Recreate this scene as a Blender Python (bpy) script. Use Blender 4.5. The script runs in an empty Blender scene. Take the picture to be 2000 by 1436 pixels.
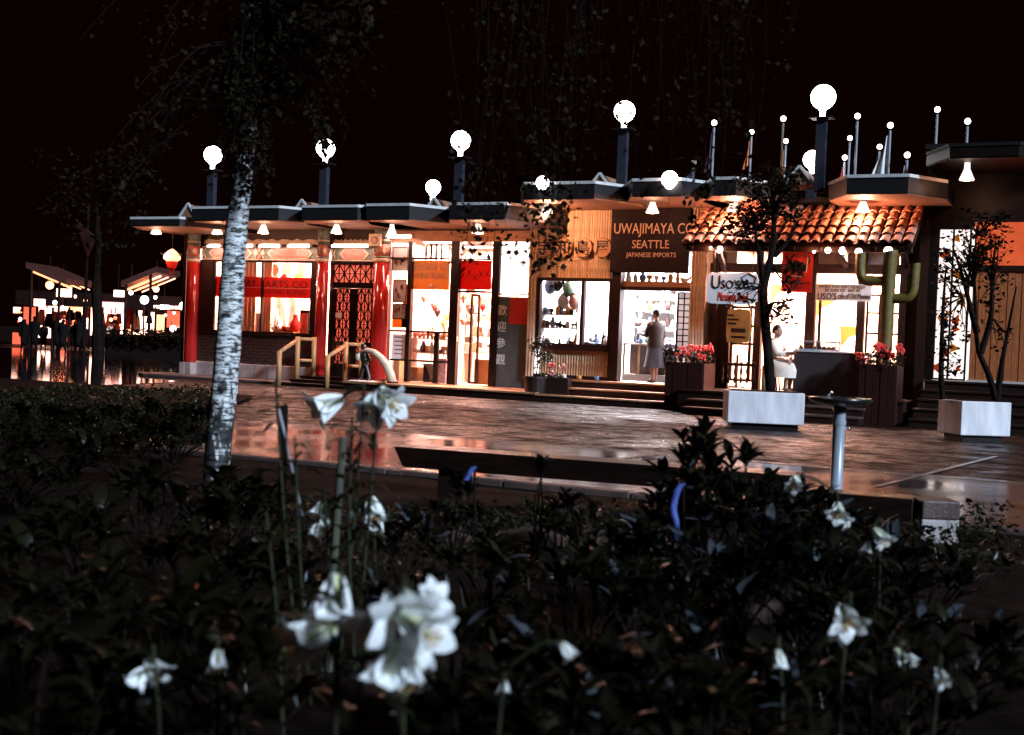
import bpy, bmesh, math, random
from mathutils import Vector, Matrix, Quaternion
random.seed(7)
sc = bpy.context.scene
COL = sc.collection
RAD = math.radians
# ---------------------------------------------------------------- camera, world, moon/flood sun, exposure
FPX = 2500.0
YAW, PIT, ROLL = RAD(26.1), RAD(1.33), RAD(2.3)
C = Vector((0.0, -26.5, 1.4))
F0 = Vector((-math.sin(YAW), math.cos(YAW), 0)); R0 = Vector((math.cos(YAW), math.sin(YAW), 0)); ZU = Vector((0, 0, 1))
FW = F0*math.cos(PIT) - ZU*math.sin(PIT); UP = ZU*math.cos(PIT) + F0*math.sin(PIT)
CX = R0*math.cos(ROLL) + UP*math.sin(ROLL); CY = -R0*math.sin(ROLL) + UP*math.cos(ROLL)
cam = bpy.data.cameras.new('camera'); camo = bpy.data.objects.new('camera', cam); COL.objects.link(camo)
m3 = Matrix((CX, CY, -FW)).transposed()
camo.matrix_world = Matrix.Translation(C) @ m3.to_4x4()
cam.sensor_width = 36; cam.lens = 36*FPX/2000.0; cam.clip_start = .05; cam.clip_end = 500
cam.dof.use_dof = True; cam.dof.focus_distance = 27; cam.dof.aperture_fstop = 3.2
sc.camera = camo
w = bpy.data.worlds.new('World'); sc.world = w; w.use_nodes = True
bg = w.node_tree.nodes['Background']; bg.inputs[0].default_value = (.0030, .0004, .0004, 1); bg.inputs[1].default_value = 1
SUN_DIR = (-F0*.74 + R0*.67).normalized()*math.cos(RAD(27)) + ZU*math.sin(RAD(27))     # towards the sun
sl = bpy.data.lights.new('sun', 'SUN'); sl.energy = 5.0; sl.angle = RAD(6); sl.color = (.62, .79, 1.0)
so = bpy.data.objects.new('sun', sl); COL.objects.link(so); so.rotation_euler = SUN_DIR.to_track_quat('Z', 'Y').to_euler()
sc.view_settings.view_transform = 'Standard'; sc.view_settings.look = 'None'; sc.view_settings.exposure = 0; sc.view_settings.gamma = 1
sc.render.engine = 'CYCLES'; sc.cycles.use_denoising = True; sc.cycles.max_bounces = 6; sc.cycles.transparent_max_bounces = 12
sc.cycles.sample_clamp_indirect = 3.0; sc.cycles.caustics_reflective = False; sc.cycles.caustics_refractive = False
# ---------------------------------------------------------------- survey helpers: photo pixel -> point on a real plane
def ray(px, py): return FW*FPX + CX*(px-1000) + CY*(718-py)
def P(px, py, Y=0.0):
    d = ray(px, py); return C + d*((Y-C.y)/d.y)
ZG = -0.1
def G(px, py, z=ZG):
    d = ray(px, py); return C + d*((z-C.z)/d.z)
def D(px, py, dist): return C + ray(px, py)*(dist/FPX)
def R(a, b, c, d, Y=0.0):                       # pixel rectangle on a facade plane -> x0,x1,z0,z1
    my, mx = (b+d)/2, (a+c)/2
    return P(a, my, Y).x, P(c, my, Y).x, P(mx, d, Y).z, P(mx, b, Y).z
rnd = random.uniform
# ---------------------------------------------------------------- materials
def M(name, col, rough=.6, metal=0., var=.25, scale=6., bump=0., bscale=40., emit=None, es=0., coat=0., rvar=0., stretch=None, spec=.5):
    m = bpy.data.materials.new(name); m.use_nodes = True
    nt = m.node_tree; N = nt.nodes; L = nt.links; b = N['Principled BSDF']
    tc = N.new('ShaderNodeTexCoord'); mp = N.new('ShaderNodeMapping'); L.new(tc.outputs['Object'], mp.inputs[0])
    if stretch: mp.inputs['Scale'].default_value = stretch
    nz = N.new('ShaderNodeTexNoise'); nz.inputs['Scale'].default_value = scale; nz.inputs['Detail'].default_value = 5
    L.new(mp.outputs[0], nz.inputs['Vector'])
    cr = N.new('ShaderNodeValToRGB'); cr.color_ramp.elements[0].position = .3; cr.color_ramp.elements[1].position = .7
    cr.color_ramp.elements[0].color = tuple(max(0, c*(1-var)) for c in col)+(1,)
    cr.color_ramp.elements[1].color = tuple(min(1, c*(1+var)) for c in col)+(1,)
    L.new(nz.outputs['Fac'], cr.inputs[0]); L.new(cr.outputs[0], b.inputs['Base Color'])
    b.inputs['Roughness'].default_value = rough; b.inputs['Metallic'].default_value = metal
    if rvar:
        mr = N.new('ShaderNodeMapRange'); mr.inputs[1].default_value = .35; mr.inputs[2].default_value = .65
        mr.inputs[3].default_value = max(.02, rough-rvar); mr.inputs[4].default_value = rough+rvar
        L.new(nz.outputs['Fac'], mr.inputs[0]); L.new(mr.outputs[0], b.inputs['Roughness'])
    if coat: b.inputs['Coat Weight'].default_value = coat; b.inputs['Coat Roughness'].default_value = .08
    b.inputs['Specular IOR Level'].default_value = spec
    if bump:
        n2 = N.new('ShaderNodeTexNoise'); n2.inputs['Scale'].default_value = bscale; n2.inputs['Detail'].default_value = 4
        L.new(mp.outputs[0], n2.inputs['Vector'])
        bp = N.new('ShaderNodeBump'); bp.inputs['Strength'].default_value = bump; bp.inputs['Distance'].default_value = .02
        L.new(n2.outputs['Fac'], bp.inputs['Height']); L.new(bp.outputs[0], b.inputs['Normal'])
    if emit:
        b.inputs['Emission Color'].default_value = tuple(emit)+(1,); b.inputs['Emission Strength'].default_value = es
    return m
def glassmat(name, tint=(1, 1, 1), refl=.06):
    m = bpy.data.materials.new(name); m.use_nodes = True; nt = m.node_tree; N = nt.nodes; L = nt.links
    N.remove(N['Principled BSDF']); t = N.new('ShaderNodeBsdfTransparent'); t.inputs[0].default_value = tint+(1,)
    g = N.new('ShaderNodeBsdfGlossy'); g.inputs['Roughness'].default_value = .03
    lw = N.new('ShaderNodeLayerWeight'); lw.inputs[0].default_value = .25
    mr = N.new('ShaderNodeMapRange'); mr.inputs[3].default_value = refl; mr.inputs[4].default_value = .7; L.new(lw.outputs['Facing'], mr.inputs[0])
    mx = N.new('ShaderNodeMixShader'); L.new(mr.outputs[0], mx.inputs[0]); L.new(t.outputs[0], mx.inputs[1]); L.new(g.outputs[0], mx.inputs[2])
    L.new(mx.outputs[0], N['Material Output'].inputs[0]); return m
def leafmat(name, col, tr=.35, rough=.35, var=.4, spec=.4):
    m = M(name, col, rough, var=var, scale=3., spec=spec)
    nt = m.node_tree; N = nt.nodes; L = nt.links; b = N['Principled BSDF']
    t = N.new('ShaderNodeBsdfTranslucent'); t.inputs[0].default_value = tuple(c*.8 for c in col)+(1,)
    mx = N.new('ShaderNodeMixShader'); mx.inputs[0].default_value = tr
    L.new(b.outputs[0], mx.inputs[1]); L.new(t.outputs[0], mx.inputs[2]); L.new(mx.outputs[0], N['Material Output'].inputs[0]); return m
m_ = {}
def mk(k, *a, **kw): m_[k] = M(k, *a, **kw)
mk('asphalt', (.016, .008, .006), .5)
mk('smooth_concrete', (.075, .055, .050), .16, var=.3, scale=.9, bump=.10, bscale=9, rvar=.10)
mk('joint', (.20, .15, .13), .25, var=.3)
mk('kerb', (.09, .055, .048), .45, var=.3, bump=.3)
mk('soil', (.008, .004, .003), .9, spec=.05, var=.5, bump=.9, bscale=14)
mk('red_lacquer', (.33, .014, .012), .16, var=.15, scale=3, coat=.6)
mk('dark_wood', (.020, .007, .005), .45, spec=.3, var=.4, scale=5, stretch=(8, 8, 1), bump=.2)
mk('dark_wood_h', (.020, .007, .005), .42, spec=.35, var=.4, scale=5, stretch=(1, 8, 8), bump=.2)
mk('black_paint', (.010, .005, .004), .4, spec=.25, var=.3)
mk('black_lacquer', (.010, .006, .006), .2, var=.3, coat=.4)
mk('warm_wood', (.44, .22, .085), .5, var=.25, scale=4, stretch=(10, 10, 1), bump=.15)
mk('tan_board', (.34, .16, .075), .55, var=.3, scale=3, stretch=(1, 6, 6), bump=.15)
mk('bamboo', (.68, .47, .29), .38, var=.28, scale=5, stretch=(3, 3, .8))
mk('bamboo_dark', (.54, .33, .18), .42, var=.3, scale=5, stretch=(3, 3, .8))
mk('bamboo_node', (.20, .09, .035), .6)
mk('brick', (.050, .020, .015), .6, var=.5, scale=7, bump=.4)
mk('mortar', (.030, .017, .014), .8)
mk('stone', (.33, .25, .23), .7, var=.25, scale=5, bump=.4)
mk('fascia', (.013, .012, .013), .5, spec=.2, var=.15)
mk('trim', (.62, .60, .58), .3, var=.1)
mk('soffit', (.26, .13, .08), .6, var=.1)
mk('white_paint', (.78, .76, .74), .5, var=.06)
mk('cream_wall', (.80, .72, .64), .7, var=.06)
mk('yellow_wall', (.82, .71, .58), .7, var=.1)
mk('cool_wall', (.80, .82, .84), .7, var=.06)
mk('floor_tile', (.55, .45, .40), .3, var=.15)
mk('post_blue', (.028, .03, .042), .5, spec=.2, var=.2)
mk('stucco', (.40, .34, .32), .8, var=.15, bump=.3)
mk('terracotta', (.50, .20, .13), .55, var=.35, scale=9, bump=.3)
mk('white_concrete', (.74, .69, .71), .65, var=.20, scale=3.5, stretch=(2, 2, .5), bump=.15)
mk('bench_wood', (.010, .004, .003), .30, var=.4, stretch=(1, 9, 9), scale=3, bump=.15)
mk('metal_pole', (.34, .37, .42), .35, metal=.15, var=.1)
mk('dark_metal', (.06, .055, .055), .25, metal=.7, var=.2)
mk('chrome', (.8, .8, .82), .08, metal=1, var=.05)
mk('letter_dark', (.10, .008, .008), .6)
mk('letter_white', (.85, .82, .78), .5, var=.03)
mk('letter_cream', (.66, .42, .28), .5, var=.08)
mk('letter_black', (.012, .01, .012), .5)
mk('letter_red', (.65, .05, .04), .5)
mk('sign_brown', (.013, .006, .006), .6, spec=.15, var=.2)
mk('board_teal', (.055, .075, .075), .5, var=.2)
mk('paper_white', (.90, .87, .87), .7, var=.04)
mk('paper_yellow', (.52, .44, .18), .7, var=.15)
mk('disc_tan', (.58, .30, .14), .5, var=.15)
mk('ornament_green', (.10, .13, .10), .5, var=.4, scale=12)
mk('ornament_pale', (.46, .36, .27), .5, var=.3, scale=12)
mk('ornament_pink', (.40, .13, .10), .5, var=.3, scale=14)
mk('counter_grey', (.055, .038, .038), .5, var=.15)
mk('cactus', (.14, .09, .014), .55, var=.3, scale=10, bump=.2)
mk('ivory', (.62, .50, .36), .35, var=.12)
mk('black_figure', (.012, .010, .010), .35)
mk('pot_dark', (.015, .006, .005), .5, var=.3, stretch=(6, 6, 1))
mk('planter_wood', (.030, .007, .005), .55, spec=.2, var=.35, stretch=(6, 6, 1), bump=.2)
mk('geranium', (.80, .05, .04), .6, var=.3)
mk('geranium_pink', (.75, .28, .27), .6, var=.2)
mk('skin', (.42, .23, .16), .5, var=.05)
mk('hair', (.020, .010, .008), .4)
mk('coat_brown', (.018, .008, .009), .8, var=.2)
mk('skirt_blue', (.05, .055, .075), .8, var=.2)
mk('dress_cream', (.86, .72, .60), .8, var=.12)
mk('silhouette', (.007, .004, .004), .85, spec=.1, var=.3)
mk('shoe', (.02, .012, .010), .4)
mk('pottery_white', (.80, .80, .80), .25, var=.06)
mk('pottery_blue', (.10, .16, .30), .25, var=.4, scale=20)
mk('pottery_black', (.012, .012, .016), .2)
mk('pottery_amber', (.55, .26, .06), .3, var=.2)
mk('pottery_green', (.10, .20, .14), .3, var=.3)
mk('cloth_pink', (.74, .36, .30), .8, var=.3, scale=12)
mk('cloth_pale', (.80, .66, .56), .8, var=.15)
mk('cardboard', (.50, .32, .18), .8, var=.15)
mk('flag_blue', (.20, .22, .60), .7, var=.15)
mk('flag_white', (.78, .74, .74), .7, var=.1)
mk('board_orange', (.42, .13, .04), .55, var=.3, stretch=(8, 8, 1), bump=.15); mk('flag_orange', (.68, .22, .07), .7, var=.2)
mk('flag_dark', (.08, .03, .06), .7, var=.3)
mk('ribbon', (.06, .09, .34), .5, var=.1)
mk('stake', (.06, .06, .04), .7, var=.3, stretch=(6, 6, 1))
mk('rock', (.06, .028, .02), .8, var=.4, scale=5, bump=.8, bscale=12)
mk('bark_dark', (.010, .005, .004), .85, spec=.08, var=.5, bump=.6, bscale=20)
mk('stem_green', (.022, .023, .011), .6, spec=.15, var=.3)
mk('lily_plain', (.9, .9, .9))
mk('anther', (.45, .20, .03), .7)
mk('lily_throat', (.50, .52, .22), .5, var=.2)
mk('orange_panel', (.75, .13, .03), .6, var=.2)
mk('pool_water', (.006, .004, .004), .05, var=.2, bump=.06, bscale=2.2)
mk('far_roof', (.06, .010, .004), .7, var=.2)
mk('far_dark', (.008, .003, .0025), .7, spec=.1, var=.3)
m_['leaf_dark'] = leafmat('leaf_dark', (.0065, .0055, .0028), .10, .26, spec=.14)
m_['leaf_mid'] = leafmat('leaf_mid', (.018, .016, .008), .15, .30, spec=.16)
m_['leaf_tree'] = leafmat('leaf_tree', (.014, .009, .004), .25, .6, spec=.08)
m_['lily'] = leafmat('lily', (.94, .94, .92), .15, .5, .03); m_['lily'].node_tree.nodes['Translucent BSDF'].inputs[0].default_value = (.93, .93, .88, 1)
m_['lily_leaf'] = leafmat('lily_leaf', (.012, .010, .0045), .2, .36, spec=.14)
m_['leaf_glint'] = leafmat('leaf_glint', (.060, .066, .075), .15, .3)  # bluish light glints put into the colour of scattered leaves
m_['glass'] = glassmat('glass')
m_['case_glass'] = glassmat('case_glass', refl=.12)
def cloth(k, col, tr=.3):
    m_[k] = leafmat(k, col, tr, .75, .1); m_[k].node_tree.nodes['Translucent BSDF'].inputs[0].default_value = tuple(min(1, c*1.1) for c in col)+(1,)
for k_, c_ in (('red_cloth', (.62, .035, .022)), ('orange_banner', (.86, .47, .15)), ('orange_cloth', (.82, .40, .09)), ('screen_paper', (.85, .80, .78)), ('paper_orange', (.9, .30, .05)), ('paper_amber', (.9, .55, .12)), ('paper_blue', (.25, .32, .45)), ('paper_rust', (.6, .12, .06)), ('screen_rose', (.62, .34, .30))): cloth(k_, c_, .3 if 'banner' in k_ or k_ == 'red_cloth' else .5)
def E(k, col, s): m_[k] = M(k, (.9, .9, .9), .4, var=.02, emit=col, es=s)
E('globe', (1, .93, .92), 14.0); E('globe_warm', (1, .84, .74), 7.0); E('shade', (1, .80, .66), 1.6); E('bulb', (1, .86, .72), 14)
E('tube', (1, .86, .76), 6.0); E('string_bulb', (1, .86, .66), 9.0); E('lantern_glow', (1, .52, .26), 1.6); E('far_window', (1, .52, .40), 5)
E('far_window_warm', (1, .42, .22), 2.6); E('tube_cool', (.92, .95, 1), 7.0); E('screen_panel', (1, .90, .87), 1.5); E('sign_white', (1, .75, .62), 2.2)
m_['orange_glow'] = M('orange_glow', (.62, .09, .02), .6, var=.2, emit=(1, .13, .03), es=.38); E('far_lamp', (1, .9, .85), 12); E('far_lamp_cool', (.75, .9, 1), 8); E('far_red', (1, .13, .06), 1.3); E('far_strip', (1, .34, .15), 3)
# wet asphalt: patchy film of water, gritty relief
def wet_asphalt():
    m = m_['asphalt']; N = m.node_tree.nodes; L = m.node_tree.links; b = N['Principled BSDF']; tc = N['Texture Coordinate']
    n1 = N.new('ShaderNodeTexNoise'); n1.inputs['Scale'].default_value = 1.6; n1.inputs['Detail'].default_value = 9; n1.inputs['Roughness'].default_value = .72; L.new(tc.outputs['Object'], n1.inputs['Vector'])
    r = N.new('ShaderNodeMapRange'); r.inputs[1].default_value = .40; r.inputs[2].default_value = .62; r.inputs[3].default_value = .20; r.inputs[4].default_value = .75; L.new(n1.outputs['Fac'], r.inputs[0]); L.new(r.outputs[0], b.inputs['Roughness'])
    q = N.new('ShaderNodeMapRange'); q.inputs[1].default_value = .40; q.inputs[2].default_value = .62; q.inputs[3].default_value = .21; q.inputs[4].default_value = .015; L.new(n1.outputs['Fac'], q.inputs[0]); L.new(q.outputs[0], b.inputs['Specular IOR Level'])
    n2 = N.new('ShaderNodeTexNoise'); n2.inputs['Scale'].default_value = 34; n2.inputs['Detail'].default_value = 6; L.new(tc.outputs['Object'], n2.inputs['Vector'])
    n3 = N.new('ShaderNodeTexNoise'); n3.inputs['Scale'].default_value = 4.5; n3.inputs['Detail'].default_value = 4; L.new(tc.outputs['Object'], n3.inputs['Vector'])
    b1 = N.new('ShaderNodeBump'); b1.inputs['Strength'].default_value = .5; b1.inputs['Distance'].default_value = .10; L.new(n3.outputs['Fac'], b1.inputs['Height'])
    b2 = N.new('ShaderNodeBump'); b2.inputs['Strength'].default_value = .9; b2.inputs['Distance'].default_value = .03; L.new(n2.outputs['Fac'], b2.inputs['Height']); L.new(b1.outputs[0], b2.inputs['Normal']); L.new(b2.outputs[0], b.inputs['Normal'])
wet_asphalt()
# birch bark: white with black horizontal lenticels and dark scars
def birchmat():
    m = bpy.data.materials.new('birch_bark'); m.use_nodes = True; nt = m.node_tree; N = nt.nodes; L = nt.links; b = N['Principled BSDF']
    tc = N.new('ShaderNodeTexCoord'); mp = N.new('ShaderNodeMapping'); mp.inputs['Scale'].default_value = (2.2, 2.2, 9.5); L.new(tc.outputs['Object'], mp.inputs[0])
    n1 = N.new('ShaderNodeTexNoise'); n1.inputs['Scale'].default_value = 4.2; n1.inputs['Detail'].default_value = 9; n1.inputs['Roughness'].default_value = .74; L.new(mp.outputs[0], n1.inputs['Vector'])
    r1 = N.new('ShaderNodeValToRGB'); e = r1.color_ramp.elements; e[0].position = .455; e[0].color = (.02, .016, .015, 1); e[1].position = .535; e[1].color = (.80, .79, .78, 1)
    L.new(n1.outputs['Fac'], r1.inputs[0])
    mp2 = N.new('ShaderNodeMapping'); mp2.inputs['Scale'].default_value = (6, 6, 2.5); L.new(tc.outputs['Object'], mp2.inputs[0])
    n2 = N.new('ShaderNodeTexNoise'); n2.inputs['Scale'].default_value = 2.4; n2.inputs['Detail'].default_value = 5; L.new(mp2.outputs[0], n2.inputs['Vector'])
    sx = N.new('ShaderNodeSeparateXYZ'); L.new(tc.outputs['Object'], sx.inputs[0])
    mr = N.new('ShaderNodeMapRange'); mr.inputs[1].default_value = .45; mr.inputs[2].default_value = 1.7; mr.inputs[3].default_value = .09; mr.inputs[4].default_value = -.20
    L.new(sx.outputs['Z'], mr.inputs[0])
    ad = N.new('ShaderNodeMath'); ad.operation = 'SUBTRACT'; L.new(n2.outputs['Fac'], ad.inputs[0]); L.new(mr.outputs[0], ad.inputs[1])
    r2 = N.new('ShaderNodeValToRGB'); e = r2.color_ramp.elements; e[0].position = .42; e[0].color = (.05, .045, .045, 1); e[1].position = .52; e[1].color = (1, 1, 1, 1)
    L.new(ad.outputs[0], r2.inputs[0])
    mx = N.new('ShaderNodeMix'); mx.data_type = 'RGBA'; mx.blend_type = 'MULTIPLY'; mx.inputs[0].default_value = 1
    L.new(r1.outputs[0], mx.inputs[6]); L.new(r2.outputs[0], mx.inputs[7]); L.new(mx.outputs[2], b.inputs['Base Color'])
    b.inputs['Roughness'].default_value = .6
    bp = N.new('ShaderNodeBump'); bp.inputs['Strength'].default_value = .5; bp.inputs['Distance'].default_value = .015; L.new(n1.outputs['Fac'], bp.inputs['Height']); L.new(bp.outputs[0], b.inputs['Normal'])
    return m
m_['birch'] = birchmat()
# ---------------------------------------------------------------- mesh helpers
class MB:
    def __init__(s): s.v = []; s.f = []
    def add(s, vs, fs):
        o = len(s.v); s.v += [tuple(v) for v in vs]; s.f += [tuple(i+o for i in f) for f in fs]; return s
    def box(s, x0, x1, y0, y1, z0, z1):
        x0, x1 = min(x0, x1), max(x0, x1); y0, y1 = min(y0, y1), max(y0, y1); z0, z1 = min(z0, z1), max(z0, z1)
        return s.add([(x0,y0,z0),(x1,y0,z0),(x1,y1,z0),(x0,y1,z0),(x0,y0,z1),(x1,y0,z1),(x1,y1,z1),(x0,y1,z1)],
                     [(0,3,2,1),(4,5,6,7),(0,1,5,4),(1,2,6,5),(2,3,7,6),(3,0,4,7)])
    def prism_y(s, poly, y0, y1):               # poly of (x,z), seen from -y counter-clockwise
        n = len(poly); vs = [(x, y0, z) for x, z in poly]+[(x, y1, z) for x, z in poly]
        return s.add(vs, [tuple(range(n)), tuple(range(2*n-1, n-1, -1))]+[((i+1) % n, i, i+n, (i+1) % n+n) for i in range(n)])
    def prism_z(s, poly, z0, z1):
        n = len(poly); vs = [(x, y, z0) for x, y in poly]+[(x, y, z1) for x, y in poly]
        return s.add(vs, [tuple(range(n-1, -1, -1)), tuple(range(n, 2*n))]+[(i, (i+1) % n, (i+1) % n+n, i+n) for i in range(n)])
    def bar(s, a, b, w, h=None):                # rectangular bar from a to b
        a, b = Vector(a), Vector(b); h = h or w; d = (b-a).normalized()
        u = d.cross(Vector((0, 1, 0))); u = u.normalized() if u.length > .1 else Vector((1, 0, 0)); t = d.cross(u)
        vs = [p+u*(w/2*i)+t*(h/2*j) for p in (a, b) for i, j in ((-1,-1),(1,-1),(1,1),(-1,1))]
        return s.add(vs, [(3,2,1,0),(4,5,6,7),(0,1,5,4),(1,2,6,5),(2,3,7,6),(3,0,4,7)])
    def tube(s, path, rad, n=8, cap=True):
        path = [Vector(p) for p in path]; k = len(path)
        if not hasattr(rad, '__len__'): rad = [rad]*k
        o = len(s.v); ref = Vector((0, 0, 1)); rings = []
        for i, p in enumerate(path):
            d = (path[min(i+1, k-1)]-path[max(i-1, 0)]).normalized()
            if i == 0:
                u = d.orthogonal().normalized()
            else:
                u = (u-d*u.dot(d)); u = u.normalized() if u.length > 1e-6 else d.orthogonal().normalized()
            t = d.cross(u)
            for j in range(n):
                a = 2*math.pi*j/n; s.v.append(tuple(p+(u*math.cos(a)+t*math.sin(a))*rad[i]))
        for i in range(k-1):
            for j in range(n):
                s.f.append((o+i*n+j, o+i*n+(j+1) % n, o+(i+1)*n+(j+1) % n, o+(i+1)*n+j))
        if cap:
            s.f.append(tuple(o+j for j in range(n-1, -1, -1))); s.f.append(tuple(o+(k-1)*n+j for j in range(n)))
        return s
    def lathe(s, prof, c=(0, 0, 0), n=16, sq=1.):
        o = len(s.v); cx, cy, cz = c
        for r, z in prof:
            for j in range(n):
                a = 2*math.pi*j/n; s.v.append((cx+r*math.cos(a), cy+r*math.sin(a)*sq, cz+z))
        for i in range(len(prof)-1):
            for j in range(n):
                s.f.append((o+i*n+j, o+i*n+(j+1) % n, o+(i+1)*n+(j+1) % n, o+(i+1)*n+j))
        if prof[0][0] > 1e-4: s.f.append(tuple(o+j for j in range(n-1, -1, -1)))
        if prof[-1][0] > 1e-4: s.f.append(tuple(o+(len(prof)-1)*n+j for j in range(n)))
        return s
    def ball(s, c, r, n=16, sz=None):
        sz = sz or r; k = n//2
        return s.lathe([(max(1e-5, r*math.sin(math.pi*i/k)), -sz*math.cos(math.pi*i/k)) for i in range(k+1)], c, n)
    def mesh(s, name, mat, smooth=False):
        me = bpy.data.meshes.new(name); me.from_pydata(s.v, [], s.f); me.update()
        if mat: me.materials.append(m_[mat])
        if smooth:
            me.polygons.foreach_set('use_smooth', [True]*len(me.polygons))
        return me
    def build(s, name, mat, parent=None, smooth=False, bevel=0., local=False):
        off = Vector((0, 0, 0))
        if parent is None and not local:
            xs = [v[0] for v in s.v]; ys = [v[1] for v in s.v]; zs = [v[2] for v in s.v]
            off = Vector(((min(xs)+max(xs))/2, (min(ys)+max(ys))/2, min(zs)))
            s.v = [tuple(Vector(v)-off) for v in s.v]
        o = bpy.data.objects.new(name, s.mesh(name, mat, smooth)); COL.objects.link(o); o.location = off
        if bevel:
            b = o.modifiers.new('bevel', 'BEVEL'); b.width = bevel; b.segments = 2
        if parent: adopt(o, parent, local)
        return o
WORLD_ROOT = {}
def adopt(o, parent, local=False):
    o.parent = parent
    if not local and parent.name in WORLD_ROOT: o.matrix_parent_inverse = Matrix.Translation(-WORLD_ROOT[parent.name])
def tag(o, label=None, cat=None, group=None, kind=None):
    if label: o['label'] = label
    if cat: o['category'] = cat
    if group: o['group'] = group
    if kind: o['kind'] = kind
    return o
def thing(name, loc, label, cat, group=None, world=True, rz=0.):
    o = bpy.data.objects.new(name, None); COL.objects.link(o); o.location = loc; o.rotation_euler = (0, 0, rz); o.empty_display_size = .2
    if world: WORLD_ROOT[o.name] = Vector(loc)
    return tag(o, label, cat, group)
def lamp(kind, loc, energy, col, parent, size=.1, rot=None, sy=None, name='lamp_light', spread=None, local=False):
    l = bpy.data.lights.new(name, kind); l.energy = energy; l.color = col
    if kind == 'AREA':
        l.size = size
        if sy: l.shape = 'RECTANGLE'; l.size_y = sy
        if spread: l.spread = spread
    else: l.shadow_soft_size = size
    o = bpy.data.objects.new(name, l); COL.objects.link(o); o.location = loc
    if rot: o.rotation_euler = rot
    if parent: adopt(o, parent, local)
    return o
def text(body, mat, x0, x1, z0, z1, y, parent, name='lettering', depth=.006, shear=0., keep=False, bold=0.):
    cu = bpy.data.curves.new(name, 'FONT'); cu.body = body; cu.align_x = 'CENTER'; cu.extrude = depth; cu.shear = shear; cu.resolution_u = 3; cu.offset = bold
    ob = bpy.data.objects.new(name, cu); COL.objects.link(ob)
    dg = bpy.context.evaluated_depsgraph_get(); dg.update()
    me = bpy.data.meshes.new_from_object(ob.evaluated_get(dg)); bpy.data.objects.remove(ob); bpy.data.curves.remove(cu)
    xs = [v.co.x for v in me.vertices]; ys = [v.co.y for v in me.vertices]
    if not xs: return None
    sx = (x1-x0)/(max(xs)-min(xs)); sy = (z1-z0)/(max(ys)-min(ys))
    if keep: sx = sy = min(sx, sy)
    cx, cy = (max(xs)+min(xs))/2, (max(ys)+min(ys))/2
    for v in me.vertices:
        v.co = Vector(((x0+x1)/2+(v.co.x-cx)*sx, y-v.co.z, (z0+z1)/2+(v.co.y-cy)*sy))
    me.materials.clear(); me.materials.append(m_[mat]); me.name = name
    o = bpy.data.objects.new(name, me); COL.objects.link(o)
    if parent: adopt(o, parent)
    return o
def piece(name, mat, parent, *boxes, **kw):     # one child mesh from boxes
    b = MB()
    for q in boxes: b.box(*q)
    return b.build(name, mat, parent, **kw)
def frame_rect(parent, x0, x1, z0, z1, y0, y1, wd, mat, name='window_frame', mul=(), tr=(), pane='glass'):
    b = MB().box(x0, x1, y0, y1, z0, z0+wd).box(x0, x1, y0, y1, z1-wd, z1).box(x0, x0+wd, y0, y1, z0+wd, z1-wd).box(x1-wd, x1, y0, y1, z0+wd, z1-wd)
    for q in mul: b.box(q-wd/2, q+wd/2, y0+.003, y1-.003, z0+wd, z1-wd)
    for q in tr: b.box(x0+wd, x1-wd, y0+.006, y1-.006, q-wd/2, q+wd/2)
    o = b.build(name, mat, parent)
    if pane:
        xs = [x0+wd]+[v for q in mul for v in (q-wd/2, q+wd/2)]+[x1-wd]
        ym = (y0+y1)/2
        for i in range(0, len(xs), 2):
            MB().box(xs[i], xs[i+1], ym-.004, ym+.004, z0+wd, z1-wd).build('pane', pane, o if not (o.parent and o.parent.parent) else parent)
    return o
def copy_tree(o, parent=None):
    c = o.copy(); COL.objects.link(c)
    if parent: c.parent = parent
    for ch in o.children: copy_tree(ch, c)
    return c
# ================================================================ THE SETTING
ZG = 0.04
def G(px, py, z=ZG):
    d = ray(px, py); return C + d*((z-C.z)/d.z)
def struct(o): return tag(o, kind='structure')
ground = struct(MB().add([(-160,-60,ZG),(120,-60,ZG),(120,160,ZG),(-160,160,ZG)], [(0,1,2,3)]).build('plaza_ground', 'asphalt'))
YS0, YS1 = -11.6, -16.3                                            # smooth wet paving strip in front of the planting bed
struct(MB().add([(-10.6,YS1,ZG+.004),(14,YS1+.4,ZG+.004),(14,YS0+.6,ZG+.004),(-12.2,YS0-.1,ZG+.004)], [(0,1,2,3)]).build('paving_strip', 'smooth_concrete'))
struct(MB().box(-12, 14, YS0-.06, YS0+.06, ZG-.02, ZG+.009).build('paving_joint', 'joint'))
for a, b in (((568,836),(655,827)), ((818,860),(960,851)), ((1230,895),(1400,877)), ((1740,945),(1945,893)), ((1010,800),(1330,798))):
    p, q = G(*a), G(*b); d = (q-p).normalized(); n = Vector((-d.y, d.x, 0))*.035
    p = p-d*.5
    struct(MB().add([p-n+ZU*.012, q-n+ZU*.012, q+n+ZU*.012, p+n+ZU*.012], [(0,1,2,3)]).build('paving_joint', 'joint'))
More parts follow.
